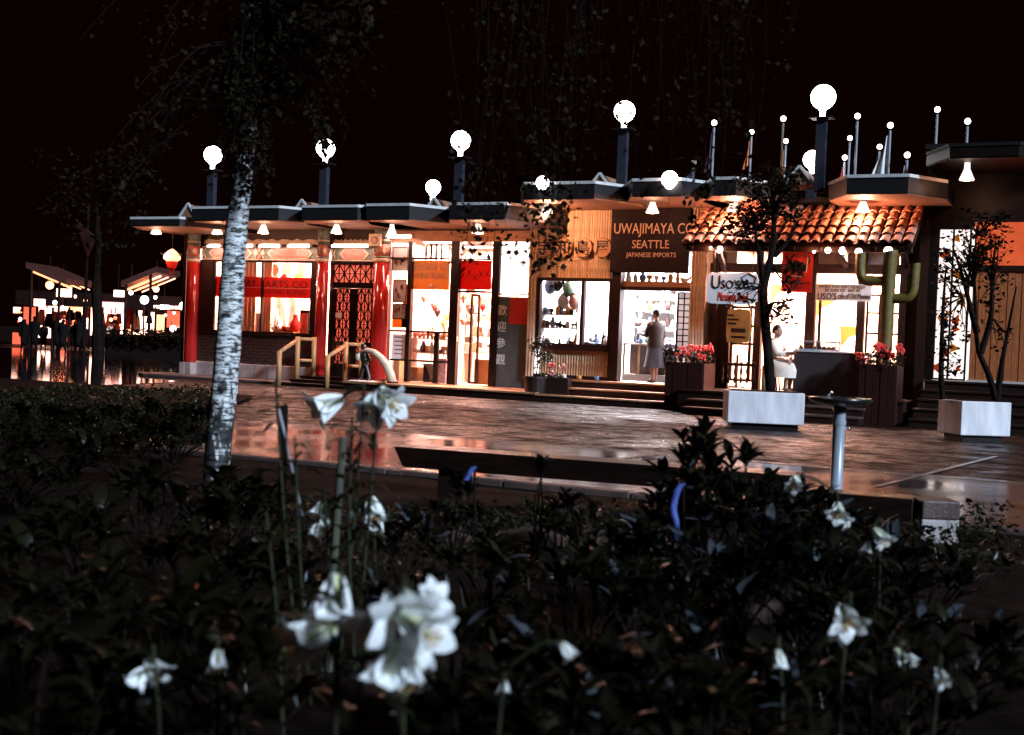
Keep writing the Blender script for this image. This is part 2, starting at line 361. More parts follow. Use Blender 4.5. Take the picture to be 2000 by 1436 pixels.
# planting bed: mounded soil with a low kerb on the plaza side
bed_y = -16.4
gx, gy = 60, 34
vs, fs = [], []
for j in range(gy+1):
    for i in range(gx+1):
        x = -26+38*i/gx; y = bed_y-22*j/gy
        h = .10+.10*min(1, j/4)+.07*math.sin(x*1.3)*math.sin(y*1.7)*min(1, j/3)+rnd(-.02, .02)
        vs.append((x, y, h))
for j in range(gy):
    for i in range(gx):
        a = j*(gx+1)+i; fs.append((a+gx+1, a+gx+2, a+1, a))
struct(MB().add(vs, fs).build('planting_bed', 'soil', smooth=True))
struct(MB().add([(-26, bed_y+.01, ZG+.05), (-9.9, bed_y+.01, ZG+.05), (-12.4, -11.4, ZG+.05), (-15.2, -6.6, ZG+.05), (-26, -6.4, ZG+.05)], [(0,1,2,3,4)]).build('planting_bed', 'soil'))
kx = -9.8
bedk = thing('bed_kerb', (-6, bed_y+.08, ZG), 'low concrete kerb along the edge of the dark planting bed', 'kerb')
while kx < 12:
    piece('kerb_stone', 'kerb', bedk, (kx+.006, kx+1.194, bed_y, bed_y+.16, ZG-.05, ZG+.10+rnd(-.006, .006)), bevel=.015)
    kx += 1.2
# reflecting pool and distant paving at the far left
pa, pb, pc, pd = G(-60, 764), G(352, 746), G(352, 694), G(-60, 676)
struct(MB().add([(p.x, p.y, ZG+.006) for p in (pa, pb, pc, pd)], [(0,1,2,3)]).build('reflecting_pool', 'pool_water'))
# ================================================================ SHOPS
WARM = (1., .43, .24); WHITE = (1., .50, .40); COOL = (1., .90, .93)
ZC = 3.75                                                          # interior ceiling
def interior(root, x0, x1, zf, depth, wall, lightcol, energy, nx=2, floor='floor_tile', yf=.12, yl=None, tube='tube'):
    piece('interior_floor', floor, root, (x0, x1, yf, depth, zf-.1, zf))
    piece('interior_ceiling', 'white_paint', root, (x0, x1, yf+.05, depth, ZC, ZC+.1))
    piece('back_wall', wall, root, (x0, x1, depth, depth+.1, zf, ZC))
    piece('side_wall', wall, root, (x0, x0+.08, yf, depth, zf, ZC)); piece('side_wall', wall, root, (x1-.08, x1, yf, depth, zf, ZC))
    for i in range(nx):
        xc = x0+(x1-x0)*(i+.5)/nx
        for yy in (depth*.32, depth*.74):
            fx = thing('ceiling_light', (xc, yy, ZC-.09), LIGHT_LABEL % ('front' if yy < depth/2 else 'rear', ('first', 'second', 'third')[i]), 'ceiling light', 'fluorescent ceiling lights')
            piece('housing', 'white_paint', fx, (xc-.62, xc+.62, yy-.12, yy+.12, ZC-.05, ZC-.002))
            for s in (-.05, .05): MB().tube([(xc-.58, yy+s, ZC-.075), (xc+.58, yy+s, ZC-.075)], .02, 8).build('tube', tube, fx, smooth=True)
            lamp('AREA', (xc, yy, ZC-.11), energy/(nx*2), lightcol, fx, 1.2, None, .2)
# ---- A: arts shop with red columns
XA0, XA1, FA = -22.65, -16.45, .27
arts = thing('arts_shop', ((XA0+XA1)/2, 0, ZG), 'shop with glossy red columns, painted frieze and lattice doors', 'shop')
piece('header_wall', 'dark_wood_h', arts, (XA0, XA1, .10, .28, 3.42, 4.15))
piece('end_wall', 'dark_wood', arts, (XA0-.1, XA0, -.0, 4.2, ZG, 4.1))
def column(px0, py0, px1, py1, r, Y=-.12, zb=None, plinth=False):
    a, b = P(px0, py0, Y), P(px1, py1, Y); x = (a.x+b.x)/2; z0 = zb if zb is not None else FA; z1 = P(px0, 512, Y).z
    prof = [(r*1.02, z0), (r, z0+.05), (r, z0+1.2), (r*.98, z1)]
    c = MB().lathe(prof, (x, Y, 0), 28).build('column', 'red_lacquer', arts, smooth=True)
    MB().lathe([(r*1.02, z1-.01), (r*1.06, z1+.02), (r*1.06, z1+.05), (r*1.02, z1+.08)], (x, Y, 0), 28).build('collar', 'ornament_pale', c, smooth=True)
    MB().lathe([(r*1.03, z1+.08), (r*1.03, z1+.13)], (x, Y, 0), 28).build('collar', 'ornament_green', c, smooth=True)
    MB().lathe([(r*.98, z1+.13), (r*.98, z1+.42)], (x, Y, 0), 28).build('capital', 'ornament_pink', c, smooth=True)
    for k in range(8):
        t = 2*math.pi*k/8; u = Vector((math.cos(t), math.sin(t), 0)); v = Vector((-u.y, u.x, 0)); o = Vector((x, Y, z1+.275))+u*(r*1.0)
        MB().add([o-v*.05+u*.012, o-ZU*.09+u*.012, o+v*.05+u*.012, o+ZU*.09+u*.012, o], [(0,1,4),(1,2,4),(2,3,4),(3,0,4),(0,3,2,1)]).build('capital_motif', 'ornament_pale' if k % 2 else 'ornament_green', c)
    MB().lathe([(r*.98, z1+.42), (r*.99, 4.0)], (x, Y, 0), 28).build('column_head', 'ornament_green', c, smooth=True)
    MB().lathe([(r*1.0, z1+.5), (r*1.04, z1+.52), (r*1.0, z1+.54)], (x, Y, 0), 28).build('collar', 'ornament_pale', c, smooth=True)
    return x
cxs = [column(378, 480, 373, 700, .165, zb=.42), column(634, 480, 621, 735, .15), column(748, 480, 737, 738, .20)]
for i, sx in enumerate((-.19, .01)): piece('plinth_stone', 'stone', arts, (cxs[0]+sx, cxs[0]+sx+.18, -.33, .1, ZG, .42), bevel=.012)
# frieze beam between the columns with cartouches
x0, x1, z0, z1 = R(390, 481, 610, 512, -.02); bays = [(cxs[0]+.17, cxs[1]-.16), (cxs[1]+.16, cxs[2]-.21)]
z0, z1 = 3.12, 3.47
for (a, b) in bays:
    fr = piece('frieze_beam', 'ornament_green', arts, (a, b, .0, .14, z0, z1))
    piece('frieze_band', 'ornament_pale', fr, (a, b, -.012, 0, z0+.002, z0+.03)); piece('frieze_band', 'ornament_pale', fr, (a, b, -.012, 0, z1-.03, z1-.002))
    L_ = b-a; n = 2 if L_ > 2.5 else 1; wdt = L_/n
    for k in range(n):
        c0 = a+wdt*k; q = .24
        def hexp(i): return [(c0+q+i, (z0+z1)/2), (c0+q+.14+i*.3, z0+.045+i*.4), (c0+wdt-q-.14-i*.3, z0+.045+i*.4), (c0+wdt-q-i, (z0+z1)/2), (c0+wdt-q-.14-i*.3, z1-.045-i*.4), (c0+q+.14+i*.3, z1-.045-i*.4)]
        ca = MB().prism_y(hexp(0), -.022, -.001).build('cartouche', 'ornament_pale', fr)
        MB().prism_y(hexp(.07), -.034, -.0225).build('cartouche_field', 'ornament_pink', fr)
        for e in (c0+.07, c0+wdt-.07):
            MB().bar((e-.06, -.012, z0+.05), (e+.06, -.012, z1-.05), .022, .012).bar((e+.06, -.016, z0+.05), (e-.06, -.016, z1-.05), .022, .012).build('frieze_cross', 'ornament_pale', fr)
    if n == 2:
        for dx, dz, rr in ((0, .10, .055), (0, -.09, .06), (-.11, 0, .055), (.11, 0, .055)):
            MB().tube([(a+L_/2+dx, -.036, (z0+z1)/2+dz), (a+L_/2+dx, -.002, (z0+z1)/2+dz)], rr, 12).build('frieze_rosette', 'ornament_pink' if dz else 'ornament_pale', fr)
    # clouds painted above the beam: scalloped panel
    pts = [(a, 3.53)]+[(a+L_*i/24, 3.60+.07*abs(math.sin(i*1.9))) for i in range(25)]+[(b, 3.53)]
    MB().prism_y(pts[::-1][::-1], .06, .10).build('cloud_panel', 'ornament_pale', arts)
# panel with rosette on the right column
rx = cxs[2]-.02; zz = P(745, 470, -.3).z
piece('bracket_block', 'ornament_pale', arts, (rx-.20, rx+.12, -.40, -.32, zz-.14, zz+.15))
MB().lathe([(.09, 0), (.09, .02), (.05, .035)], (0, 0, 0), 14)
for rr, yy in ((.10, -.415), (.06, -.425)): MB().tube([(rx-.04, yy, zz), (rx-.04, yy+.02, zz)], rr, 14).build('bracket_rosette', 'ornament_green' if rr > .08 else 'ornament_pink', arts)
# brick dado: individual bricks on a mortar backing
x0, x1, z0, z1 = R(386, 655, 612, 707, -.04); x0 = cxs[0]+.1; x1 = cxs[1]-.05; z0, z1 = .46, 1.20
dado = piece('brick_wall', 'mortar', arts, (x0, x1, -.02, .14, z0, z1))
nr, bw = 9, .262; rh = (z1-z0)/nr
bme = {}
for r_ in range(nr):
    x = x0-(bw/2 if r_ % 2 else 0)
    while x < x1-.02:
        a, b = max(x, x0)+.008, min(x+bw, x1)-.008
        if b-a > .03:
            key = round(b-a, 2)
            if key not in bme: bme[key] = MB().box(-(b-a)/2, (b-a)/2, -.028, 0, .007, rh-.007).mesh('brick', 'brick')
            o = bpy.data.objects.new('brick', bme[key]); COL.objects.link(o); o.location = ((a+b)/2, -.02-rnd(0, .006)*0, z0+r_*rh); o.scale.y = rnd(.6, 1.25); adopt(o, dado)
        x += bw
piece('sill', 'dark_wood_h', arts, (x0, x1, -.08, .10, 1.20, 1.25))
x = x0
while x < x1-.05:                                                   # stone footing blocks
    wd = min(rnd(.42, .55), x1-x); piece('footing_stone', 'stone', arts, (x+.006, x+wd-.006, -.09-rnd(0, .015), .1, ZG, .455), bevel=.012); x += wd
# shop window
wx0, wx1, wz0, wz1 = R(414, 513, 608, 655, 0)
frame_rect(arts, wx0, wx1, 1.25, 3.115, .02, .09, .05, 'black_paint', mul=(P(509, 590).x, P(434, 590).x))
piece('wall_panel', 'dark_wood', arts, (cxs[0]+.1, wx0, .0, .12, 1.25, 3.115)); piece('wall_panel', 'dark_wood', arts, (wx1, cxs[1], .0, .12, 1.25, 3.115))
# lattice doors
dx0, dx1 = cxs[1]+.14, cxs[2]-.19
def lattice(parent, x0, x1, z0, z1, nx, nz, y, mat='black_lacquer', t=.018):
    b = MB(); cw, ch = (x1-x0)/nx, (z1-z0)/nz
    for i in range(nx+1): b.box(x0+cw*i-t/2, x0+cw*i+t/2, y, y+.03, z0, z1)
    for j in range(nz+1): b.box(x0, x1, y+.004, y+.026, z0+ch*j-t/2, z0+ch*j+t/2)
    for i in range(nx):
        for j in range(nz):
            cx_, cz_ = x0+cw*(i+.5), z0+ch*(j+.5); q = .5 if (i+j) % 2 else -.5
            b.bar((cx_-cw*.5, y+.015, cz_-ch*q), (cx_+cw*.5, y+.015, cz_+ch*q), t*1.5, .02)
    piece('dimming_sheet', 'screen_rose', parent, (x0, x1, y+.032, y+.036, z0, z1))  # rose sheet added behind the lattice to dim the interior light
    return b.build('lattice', mat, parent)
tz = P(680, 552).z; tz1 = P(680, 522).z; dz1 = P(680, 560).z; dzl = P(680, 668).z
fd = piece('door_frame', 'black_lacquer', arts, (dx0, dx0+.07, -.0, .12, FA, 3.12), (dx1-.07, dx1, -.0, .12, FA, 3.12), (dx0+.07, dx1-.07, .0, .12, 3.04, 3.12), (dx0+.07, dx1-.07, .002, .118, tz-.14, tz))
lattice(fd, dx0+.07, dx1-.07, tz, 3.04, 8, 2, .05)
mid = (dx0+dx1)/2
for a, b in ((dx0+.07, mid-.004), (mid+.004, dx1-.07)):
    d = piece('door', 'black_lacquer', arts, (a, a+.10, .03, .10, FA, tz-.145), (b-.10, b, .03, .10, FA, tz-.145), (a+.10, b-.10, .03, .10, FA, dzl-.55), (a+.10, b-.10, .03, .10, dz1-.05, tz-.145), (a+.1, b-.1, .032, .098, dzl-.09, dzl))
    lattice(d, a+.10, b-.10, dzl, dz1-.05, 4, 6, .05); lattice(d, a+.10, b-.10, dzl-.55, dzl-.09, 4, 3, .05)
pap = P(662, 616, .04); piece('notice_card', 'paper_white', arts, (pap.x-.09, pap.x+.09, .02, .028, pap.z-.06, pap.z+.06))
LIGHT_LABEL = 'tube ceiling light in the %s of the arts shop, %s from its end wall'
interior(arts, XA0, XA1, FA, 3.6, 'cream_wall', WHITE, 2900, 3)
# ---- B: glazed bazaar
XB0, XB1, FB = -16.45, -12.60, .25
baz = thing('glazed_bazaar_shop', ((XB0+XB1)/2, 0, ZG), 'glass fronted bazaar with dark posts and a tan header board', 'shop')
hz = P(880, 470).z; piece('header_board', 'tan_board', baz, (XB0, XB1, -.02, .12, hz-.02, 4.0))
piece('header_rail', 'dark_wood_h', baz, (XB0, XB1, -.06, -.02, 3.86, 3.98))
for a, b in ((757, 5), (799, 9), (887, 19), (967, 16), (1034, 6)):
    x = P(a, 610).x; ww = b/2/85; piece('post', 'black_paint', baz, (x-ww, x+ww, -.05, .09, FB-.0, hz-.02))
def trans(px0, px1, py, t=.045, nm='transom'):
    a, b = P(px0, py), P(px1, py); z = (a.z+b.z)/2; piece(nm, 'black_paint', baz, (a.x, b.x, -.03, .06, z-t/2, z+t/2)); return z
trans(762, 877, 505); trans(895, 960, 507, .03); trans(897, 959, 570, .05); trans(975, 1031, 575, .03); zt = trans(762, 877, 648); zb = trans(762, 877, 705)
x = P(852, 680).x; piece('mullion', 'black_paint', baz, (x-.06, x+.06, -.02, .05, FB, zt-.02))
for a, b in ((760, 795), (804, 877)):
    p, q = P(a, 600), P(b, 600); MB().box(p.x, q.x, .012, .02, FB+.02, hz-.03).build('pane', 'glass', baz)
p, q = P(895, 600), P(959, 600); MB().box(p.x, q.x, .012, .02, P(925, 567).z, hz-.03).build('pane', 'glass', baz)
p, q = P(975, 520), P(1031, 520); piece('backlit_panel', 'screen_panel', baz, (p.x, q.x, .03, .05, P(1003, 572).z, hz-.02))
p, q = P(972, 660), P(1031, 660); brd = piece('notice_board', 'board_teal', baz, (p.x, q.x, -.01, .04, FB, P(1003, 580).z))
for i, ch in enumerate('歡迎參觀'):
    u = P(981-i*1.2, 606+i*32); text(ch, 'letter_white', u.x-.12, u.x+.12, u.z-.15, u.z+.15, -.012, brd, keep=True, depth=.003)
dr = P(898, 660); frame_rect(baz, dr.x-.2, dr.x+.05, FB, P(925, 572).z, .85, .9, .05, 'black_paint', 'open_door_leaf')
piece('door_pull', 'chrome', baz, (dr.x-.06, dr.x-.02, -.11, -.05, P(892, 662).z-.06, P(892, 662).z+.06))
LIGHT_LABEL = 'tube ceiling light in the %s of the glazed bazaar, %s from the red column'
interior(baz, XB0, XB1, FB, 3.4, 'cream_wall', WHITE, 3400, 2)
# ---- C: bamboo import shop
XC0, XC1, FC = -12.60, -8.42, .53
imp = thing('bamboo_import_shop', ((XC0+XC1)/2, 0, ZG), 'import shop with bamboo wall, round character discs and dark sign board', 'shop')
def bamboo_panel(x0, x1, z0, z1, y, mat='bamboo', wd=.062, name='bamboo_wall'):
    bk = piece(name, 'bamboo_node', imp, (x0, x1, y+.03, y+.09, z0, z1)); n = max(1, round((x1-x0)/wd)); wd = (x1-x0)/n
    H = z1-z0; base = [MB() for _ in range(3)]; mes = []
    for k in range(3):
        prof = []; nodes = sorted(rnd(.05, .95)*H for _ in range(max(1, int(H/.45))))
        r = wd*.49; pr = [(r, 0)]
        for q in nodes: pr += [(r, q-.012), (r*1.08, q-.004), (r*1.08, q+.004), (r, q+.012)]
        pr.append((r, H))
        b = MB(); o = 0
        vs = []; ns = 6
        for rr, zz_ in pr:
            for j in range(ns+1):
                a = math.pi*(1+j/ns); vs.append((rr*math.cos(a), rr*math.sin(a), zz_))
        fs = [(i*(ns+1)+j, i*(ns+1)+j+1, (i+1)*(ns+1)+j+1, (i+1)*(ns+1)+j) for i in range(len(pr)-1) for j in range(ns)]
        mes.append(b.add(vs, fs).mesh('bamboo_pole', mat if k else 'bamboo_dark', True))
    for i in range(n):
        o = bpy.data.objects.new('bamboo_pole', mes[i*7 % 3 if rnd(0, 1) > .3 else 1]); COL.objects.link(o); o.location = (x0+wd*(i+.5), y+.03+rnd(-.006, .004), z0); adopt(o, bk)
    return bk
bx0, bx1, bz0, bz1 = R(1045, 405, 1197, 541, -.06)
bamboo_panel(bx0, bx1, 2.80, 4.38, -.10)
wx0, wx1 = P(1050, 620).x, P(1196, 620).x
frame_rect(imp, wx0, wx1, 1.24, 2.80, -.08, .06, .075, 'dark_wood', mul=(P(1139, 610).x,))
piece('window_ledge', 'dark_wood_h', imp, (wx0-.05, wx1+.02, -.16, .3, 1.17, 1.24))
bamboo_panel(P(1055, 710).x, P(1190, 710).x, FC+.08, 1.17, -.08, 'bamboo_dark', .066, 'bamboo_dado')
piece('base_rail', 'dark_wood_h', imp, (wx0, wx1, -.10, .1, FC, FC+.08))
bamboo_panel(P(1034, 640).x-.02, P(1048, 640).x, FC, 4.38, -.12, 'bamboo', .062, 'bamboo_corner')
jx = P(1205, 640).x; piece('door_post', 'dark_wood', imp, (wx1+.01, jx+.10, -.14, .12, FC, 4.38))
sgn = piece('sign_board', 'sign_brown', imp, (P(1199, 480).x, P(1352, 480).x, -.20, -.145, 2.93, 4.38))
def sign_text(s, a, b, c, d, mat='letter_cream', par=sgn, y=-.203, **kw):
    x0, x1, z0, z1 = R(a, b, c, d, -.1); return text(s, mat, x0, x1, z0, z1, y, par, **kw)
sign_text('UWAJIMAYA CO', 1203, 437, 1358, 464); sign_text('SEATTLE', 1238, 470, 1310, 486); sign_text('JAPANESE IMPORTS', 1226, 494, 1323, 506)
tz0, tz1 = P(1285, 553).z, P(1285, 525).z
piece('door_lintel', 'tan_board', imp, (jx+.10, P(1352, 555).x, -.06, .1, tz0-.09, tz0)); piece('lintel_rail', 'dark_wood_h', imp, (jx+.10, P(1352, 555).x, -.08, .12, tz0-.17, tz0-.09))
piece('transom_ledge', 'warm_wood', imp, (jx+.10, P(1352, 540).x, -.02, .35, tz0, tz0+.03))
# four discs with characters on the bamboo
for i, (ch, px) in enumerate(zip('宇和島屋', (1064, 1101, 1140, 1177))):
    c = P(px, 484, -.17); d = MB().tube([(c.x, -.20, c.z), (c.x, -.165, c.z)], .205, 24).build('sign_disc', 'disc_tan', imp)
    MB().lathe([(.205, -.018), (.222, -.018), (.222, .018), (.205, .018)], (0, 0, 0), 24)
    MB().tube([(c.x+.207*math.cos(t*math.pi/12), -.185, c.z+.207*math.sin(t*math.pi/12)) for t in range(25)], .012, 6).build('disc_rim', 'bamboo_node', d)
    text(ch, 'letter_black', c.x-.16, c.x+.16, c.z-.17, c.z+.17, -.203, d, keep=True, depth=.006, bold=.012)
# bamboo corner post between import shop and cantina
x0, x1 = P(1352, 600).x, P(1381, 600).x
bamboo_panel(x0, x1, FC, 4.38, -.20, 'bamboo', .066, 'bamboo_post')
# sliding grid screen in the doorway
sx0, sx1 = P(1322, 620, .1).x, P(1350, 620, .1).x; sz1 = tz0-.19
scr = piece('grid_screen', 'black_lacquer', imp, (sx0, sx0+.04, .06, .10, FC, sz1), (sx1-.04, sx1, .06, .10, FC, sz1), ((sx0+sx1)/2-.012, (sx0+sx1)/2+.012, .065, .095, FC, sz1))
nn = 15
for i in range(nn+1): piece('grid_bar', 'black_lacquer', scr, (sx0+.04, sx1-.04, .068, .092, FC+(sz1-FC)*i/nn-.012, FC+(sz1-FC)*i/nn+.012))
piece('screen_paper', 'screen_paper', scr, (sx0+.03, sx1-.03, .10, .106, FC, sz1))
LIGHT_LABEL = 'tube ceiling light in the %s of the import shop, %s from the window'
interior(imp, XC0, XC1, FC, 3.4, 'cool_wall', COOL, 2400, 2, 'white_paint', tube='tube_cool')
# ---- D: cantina with tiled awning
XD0, XD1, FD = -8.42, -3.95, .50
can = thing('tiled_cantina', ((XD0+XD1)/2, 0, ZG), 'open fronted cantina with terracotta tiled awning and timber posts', 'shop')
piece('upper_wall', 'dark_wood_h', can, (XD0, XD1, -.12, .1, 3.95, 4.40))
def post(px, wpx, top=515, Y=-.05, z0=FD, z1=None, nm='timber_post'):
    x = P(px, 620, Y).x; ww = wpx/2/93; return piece(nm, 'dark_wood', can, (x-ww, x+ww, Y-.08, Y+.08, z0, z1 if z1 else 3.5))
post(1482, 14); post(1583, 18, z1=3.9); post(1681, 14); post(1762, 12); post(1800, 16, z1=4.2); post(1396, 10); piece('side_panel', 'black_paint', can, (P(1768, 620).x, XD1, .0, .1, FD, 3.95))
bz = P(1600, 525).z; piece('cross_beam', 'dark_wood_h', can, (XD0+.1, XD1-.1, -.10, .07, bz-.10, bz+.09))
a, b = P(1387, 640).x, P(1425, 640).x; piece('side_panel', 'black_paint', can, (XD0, b, .0, .1, FD, P(1400, 590).z))
# stucco infill panels above the beam with diagonal struts
for q, r_ in ((1392, 1440), (1528, 1575), (1594, 1650), (1656, 1757)): piece('stucco_panel', 'stucco', can, (P(q, 500).x, P(r_, 500).x, .0, .05, bz+.09, 3.95))
for (a, b, c, d) in ((1400, 480, 1416, 530), (1628, 482, 1655, 522), (1757, 480, 1772, 520), (1545, 480, 1530, 520)):
    MB().bar(P(a, b, -.9), P(c, d, -.13), .10, .08).build('diagonal_brace', 'dark_wood', can)
# windows on the right and small panes on the left
frame_rect(can, P(1597, 650).x, P(1676, 650).x, FD+.2, P(1640, 562).z, -.02, .05, .05, 'dark_wood')
frame_rect(can, P(1690, 650).x, P(1757, 650).x, FD+.2, P(1725, 575).z, -.02, .05, .04, 'dark_wood', mul=(P(1716, 650).x, P(1735, 650).x), tr=(P(1720, 612).z, P(1720, 652).z))
frame_rect(can, P(1427, 650).x, P(1476, 650).x, P(1450, 745).z, P(1450, 598).z, -.02, .05, .05, 'dark_wood', mul=(P(1465, 650).x,), tr=(P(1450, 637).z, P(1450, 672).z), pane=None)
gate = piece('low_gate', 'dark_wood', can, (P(1412, 700).x, P(1482, 700).x, -.18, -.13, P(1440, 712).z-.03, P(1440, 712).z+.03))
for i in range(6):
    x = P(1416+i*12, 715).x; MB().lathe([(.028, 0), (.028, .1), (.012, .14), (.034, .24), (.012, .34), (.028, .38), (.028, .44)], (x, -.155, P(1416+i*12, 748).z), 8).build('gate_spindle', 'dark_wood', gate, smooth=True)
# awning deck, rafters and individual barrel tiles
AX0, AX1 = -8.50, -3.93; AY0, AY1, AZ0, AZ1 = -1.50, -.16, 3.46, 4.30
sl_ = math.atan2(AZ1-AZ0, AY1-AY0); SL = math.hypot(AZ1-AZ0, AY1-AY0)
deck = MB().add([(AX0, AY0, AZ0-.05), (AX1, AY0, AZ0-.05), (AX1, AY1, AZ1-.05), (AX0, AY1, AZ1-.05), (AX0, AY0, AZ0), (AX1, AY0, AZ0), (AX1, AY1, AZ1), (AX0, AY1, AZ1)], [(0,3,2,1),(4,5,6,7),(0,1,5,4),(1,2,6,5),(2,3,7,6),(3,0,4,7)]).build('awning', 'planter_wood', can)
piece('eave_beam', 'dark_wood_h', can, (AX0+.05, AX1-.05, AY0+.12, AY0+.24, AZ0-.14, AZ0-.02))
NT, NR = 21, 5; tw = (AX1-AX0)/NT; tl = SL/NR*1.14
def tile_mesh():
    b = MB(); ns = 7; vs = []
    for y, r, dz in ((0, tw*.44, .030), (.02, tw*.44, .028), (tl, tw*.37, .0)):
        for rr in (r, r-.016):
            for j in range(ns+1):
                a = math.pi*j/ns; vs.append((rr*math.cos(a), y, rr*.72*math.sin(a)+dz))
    n = ns+1; fs = []
    for k in range(2):
        for j in range(ns):
            o = k*2*n; fs.append((o+j, o+j+1, o+2*n+j+1, o+2*n+j)); fs.append((o+n+j+1, o+n+j, o+3*n+j, o+3*n+j+1))
    for j in range(ns): fs.append((j+1, j, n+j, n+j+1))
    return b.add(vs, fs).mesh('roof_tile', 'terracotta', True)
tm = tile_mesh(); up = Vector((0, math.cos(sl_), math.sin(sl_)))
for i in range(NT):
    for j in range(NR):
        o = bpy.data.objects.new('roof_tile', tm); COL.objects.link(o)
        o.location = Vector((AX0+tw*(i+.5)+rnd(-.006, .006), AY0-.04, AZ0+.005))+up*(SL/NR*j)+Vector((0, 0, .004*j*0)); o.rotation_euler = (sl_-.02+rnd(-.012, .012), rnd(-.02, .02), rnd(-.015, .015)); adopt(o, deck)
for i in range(9):
    x = AX0+.2+(AX1-AX0-.4)*i/8; MB().bar((x, AY0-.02, AZ0-.10), (x, AY1, AZ1-.10), .06, .08).build('rafter', 'dark_wood', can)
LIGHT_LABEL = 'tube ceiling light in the %s of the tiled cantina, %s from the bamboo post'
interior(can, XD0, XD1, FD, 3.2, 'yellow_wall', (1, .52, .40), 3200, 2)
# ---- E: corner shop with coloured window
XE0, XE1, FE = -3.95, 2.5, .90
cor = thing('corner_shop', ((XE0+XE1)/2, 0, ZG), 'dark corner shop with a tall lit window and board wall', 'shop')
wx0, wx1, wz0, wz1 = R(1826, 445, 1892, 743, 0)
piece('dark_wall', 'black_paint', cor, (XE0, wx0, -.05, .15, FE, 5.4), (wx0, wx1, -.05, .15, wz1, 5.4), (wx1, XE1, -.02, .15, wz1+.1, 5.4))
wf = frame_rect(cor, wx0, wx1, wz0, wz1, -.03, .05, .035, 'black_paint', mul=((wx0+wx1)/2-.02,))
cols_ = ('paper_orange', 'paper_amber', 'paper_blue', 'black_paint', 'paper_rust', 'paper_amber', 'board_teal')
for i in range(44):
    x = rnd(wx0+.06, wx1-.1); z = wz0+.1+(wz1-wz0-.3)*random.random()**1.1; s_ = rnd(.05, .12); t = rnd(0, 6.28)
    MB().prism_y([(x+s_*math.cos(t+k*2.09), z+s_*math.sin(t+k*2.09)) for k in (0, 1, 2)], .10, .104).build('paper_triangle', random.choice(cols_), cor)
piece('lit_screen', 'screen_panel', cor, (wx0-.1, wx1+.1, .35, .37, FE, wz1+.05))
zr = P(1935, 525).z; piece('orange_panel', 'orange_glow', cor, (wx1+.06, XE1, -.06, .0, zr+.06, wz1+.1)); piece('panel_rail', 'dark_wood_h', cor, (wx1+.02, XE1, -.09, .0, zr-.05, zr+.06))  # panel emission stands in for light from behind; no lamp there
bx = wx1+.06; k = 0
while bx < XE1-.2:                                                    # vertical boards
    piece('wall_board', 'board_orange', cor, (bx+.004, bx+.126, -.055-.008*(k % 2), .0, FE+.04, zr-.05)); bx += .13; k += 1
piece('base_rail', 'trim', cor, (wx1+.03, XE1, -.10, .0, FE-.02, FE+.04))
# ---- roof trays (canopies) of all shops
def tray(px0, px1, zb, owner, Y=-2.2, h=.30, ch=.55, yb=.5, soffit='soffit', mat='fascia'):
    a, b = P(px0, 400, Y).x, P(px1, 400, Y).x
    poly = [(a-ch, Y+1.0), (a, Y), (b, Y), (b+ch, Y+1.0), (b+ch, yb), (a-ch, yb)]
    c = MB().prism_z(poly, zb, zb+h).build('canopy', mat, owner)
    cen = ((a+b)/2, -.6); ins = [(cen[0]+(x-cen[0])*.985, cen[1]+(y-cen[1])*.985) for x, y in poly]
    MB().prism_z(ins, zb-.02, zb-.002).build('soffit', soffit, c)
    t = MB(); q = poly[-1:]+poly[:4]
    for (x0, y0), (x1, y1) in zip(q[:-1], q[1:]): t.bar((x0, y0, zb+h+.02), (x1, y1, zb+h+.02), .06, .04)
    t.build('edge_trim', 'trim' if mat == 'fascia' else 'fascia', c); return (a+b)/2
ZL, ZR = 3.92, 4.36
piece('roof_slab', 'fascia', arts, (XA0-.2, XA1, -.5, 3.8, 4.16, 4.24)); piece('roof_slab', 'fascia', baz, (XB0, XB1, -.5, 3.8, 4.10, 4.18))
piece('roof_slab', 'fascia', imp, (XC0, XC1, -.9, 3.8, 4.40, 4.50)); piece('roof_slab', 'fascia', can, (XD0, XD1, -.3, 3.8, 4.42, 4.52)); piece('roof_slab', 'fascia', cor, (XE0, XE1, -.5, 3.8, 5.4, 5.5))
for a, b in ((256, 352), (375, 545), (590, 699)): tray(a, b, ZL-(.12 if a < 300 else 0), arts, h=.28 if a > 300 else .16)
for a, b in ((716, 800), (878, 985)): tray(a, b, ZL, baz)
tray(1022, 1160, ZR-.03, imp); tray(1234, 1330, ZR, imp)
tray(1392, 1436, ZR, can); tray(1652, 1772, ZR-.01, can)
tray(1850, 1985, 4.98, cor, h=.20, mat='black_paint', soffit='dark_wood')
def gable(px, py, owner, Y=-1.0, wd=.62, h=.36):
    c = P(px, py, Y); b = MB().prism_y([(c.x-wd/2, c.z-h), (c.x+wd/2, c.z-h), (c.x, c.z)], Y, Y+.9).build('roof_gable', 'soffit', owner)
    MB().bar((c.x-wd/2, Y-.01, c.z-h), (c.x, Y-.01, c.z+.02), .05, .04).bar((c.x+wd/2, Y-.012, c.z-h), (c.x, Y-.012, c.z+.02), .05, .04).build('gable_trim', 'trim', b)
for q in ((368, 399, arts), (590, 392, arts), (848, 388, baz), (1172, 340, imp), (1562, 326, can)): gable(*q)
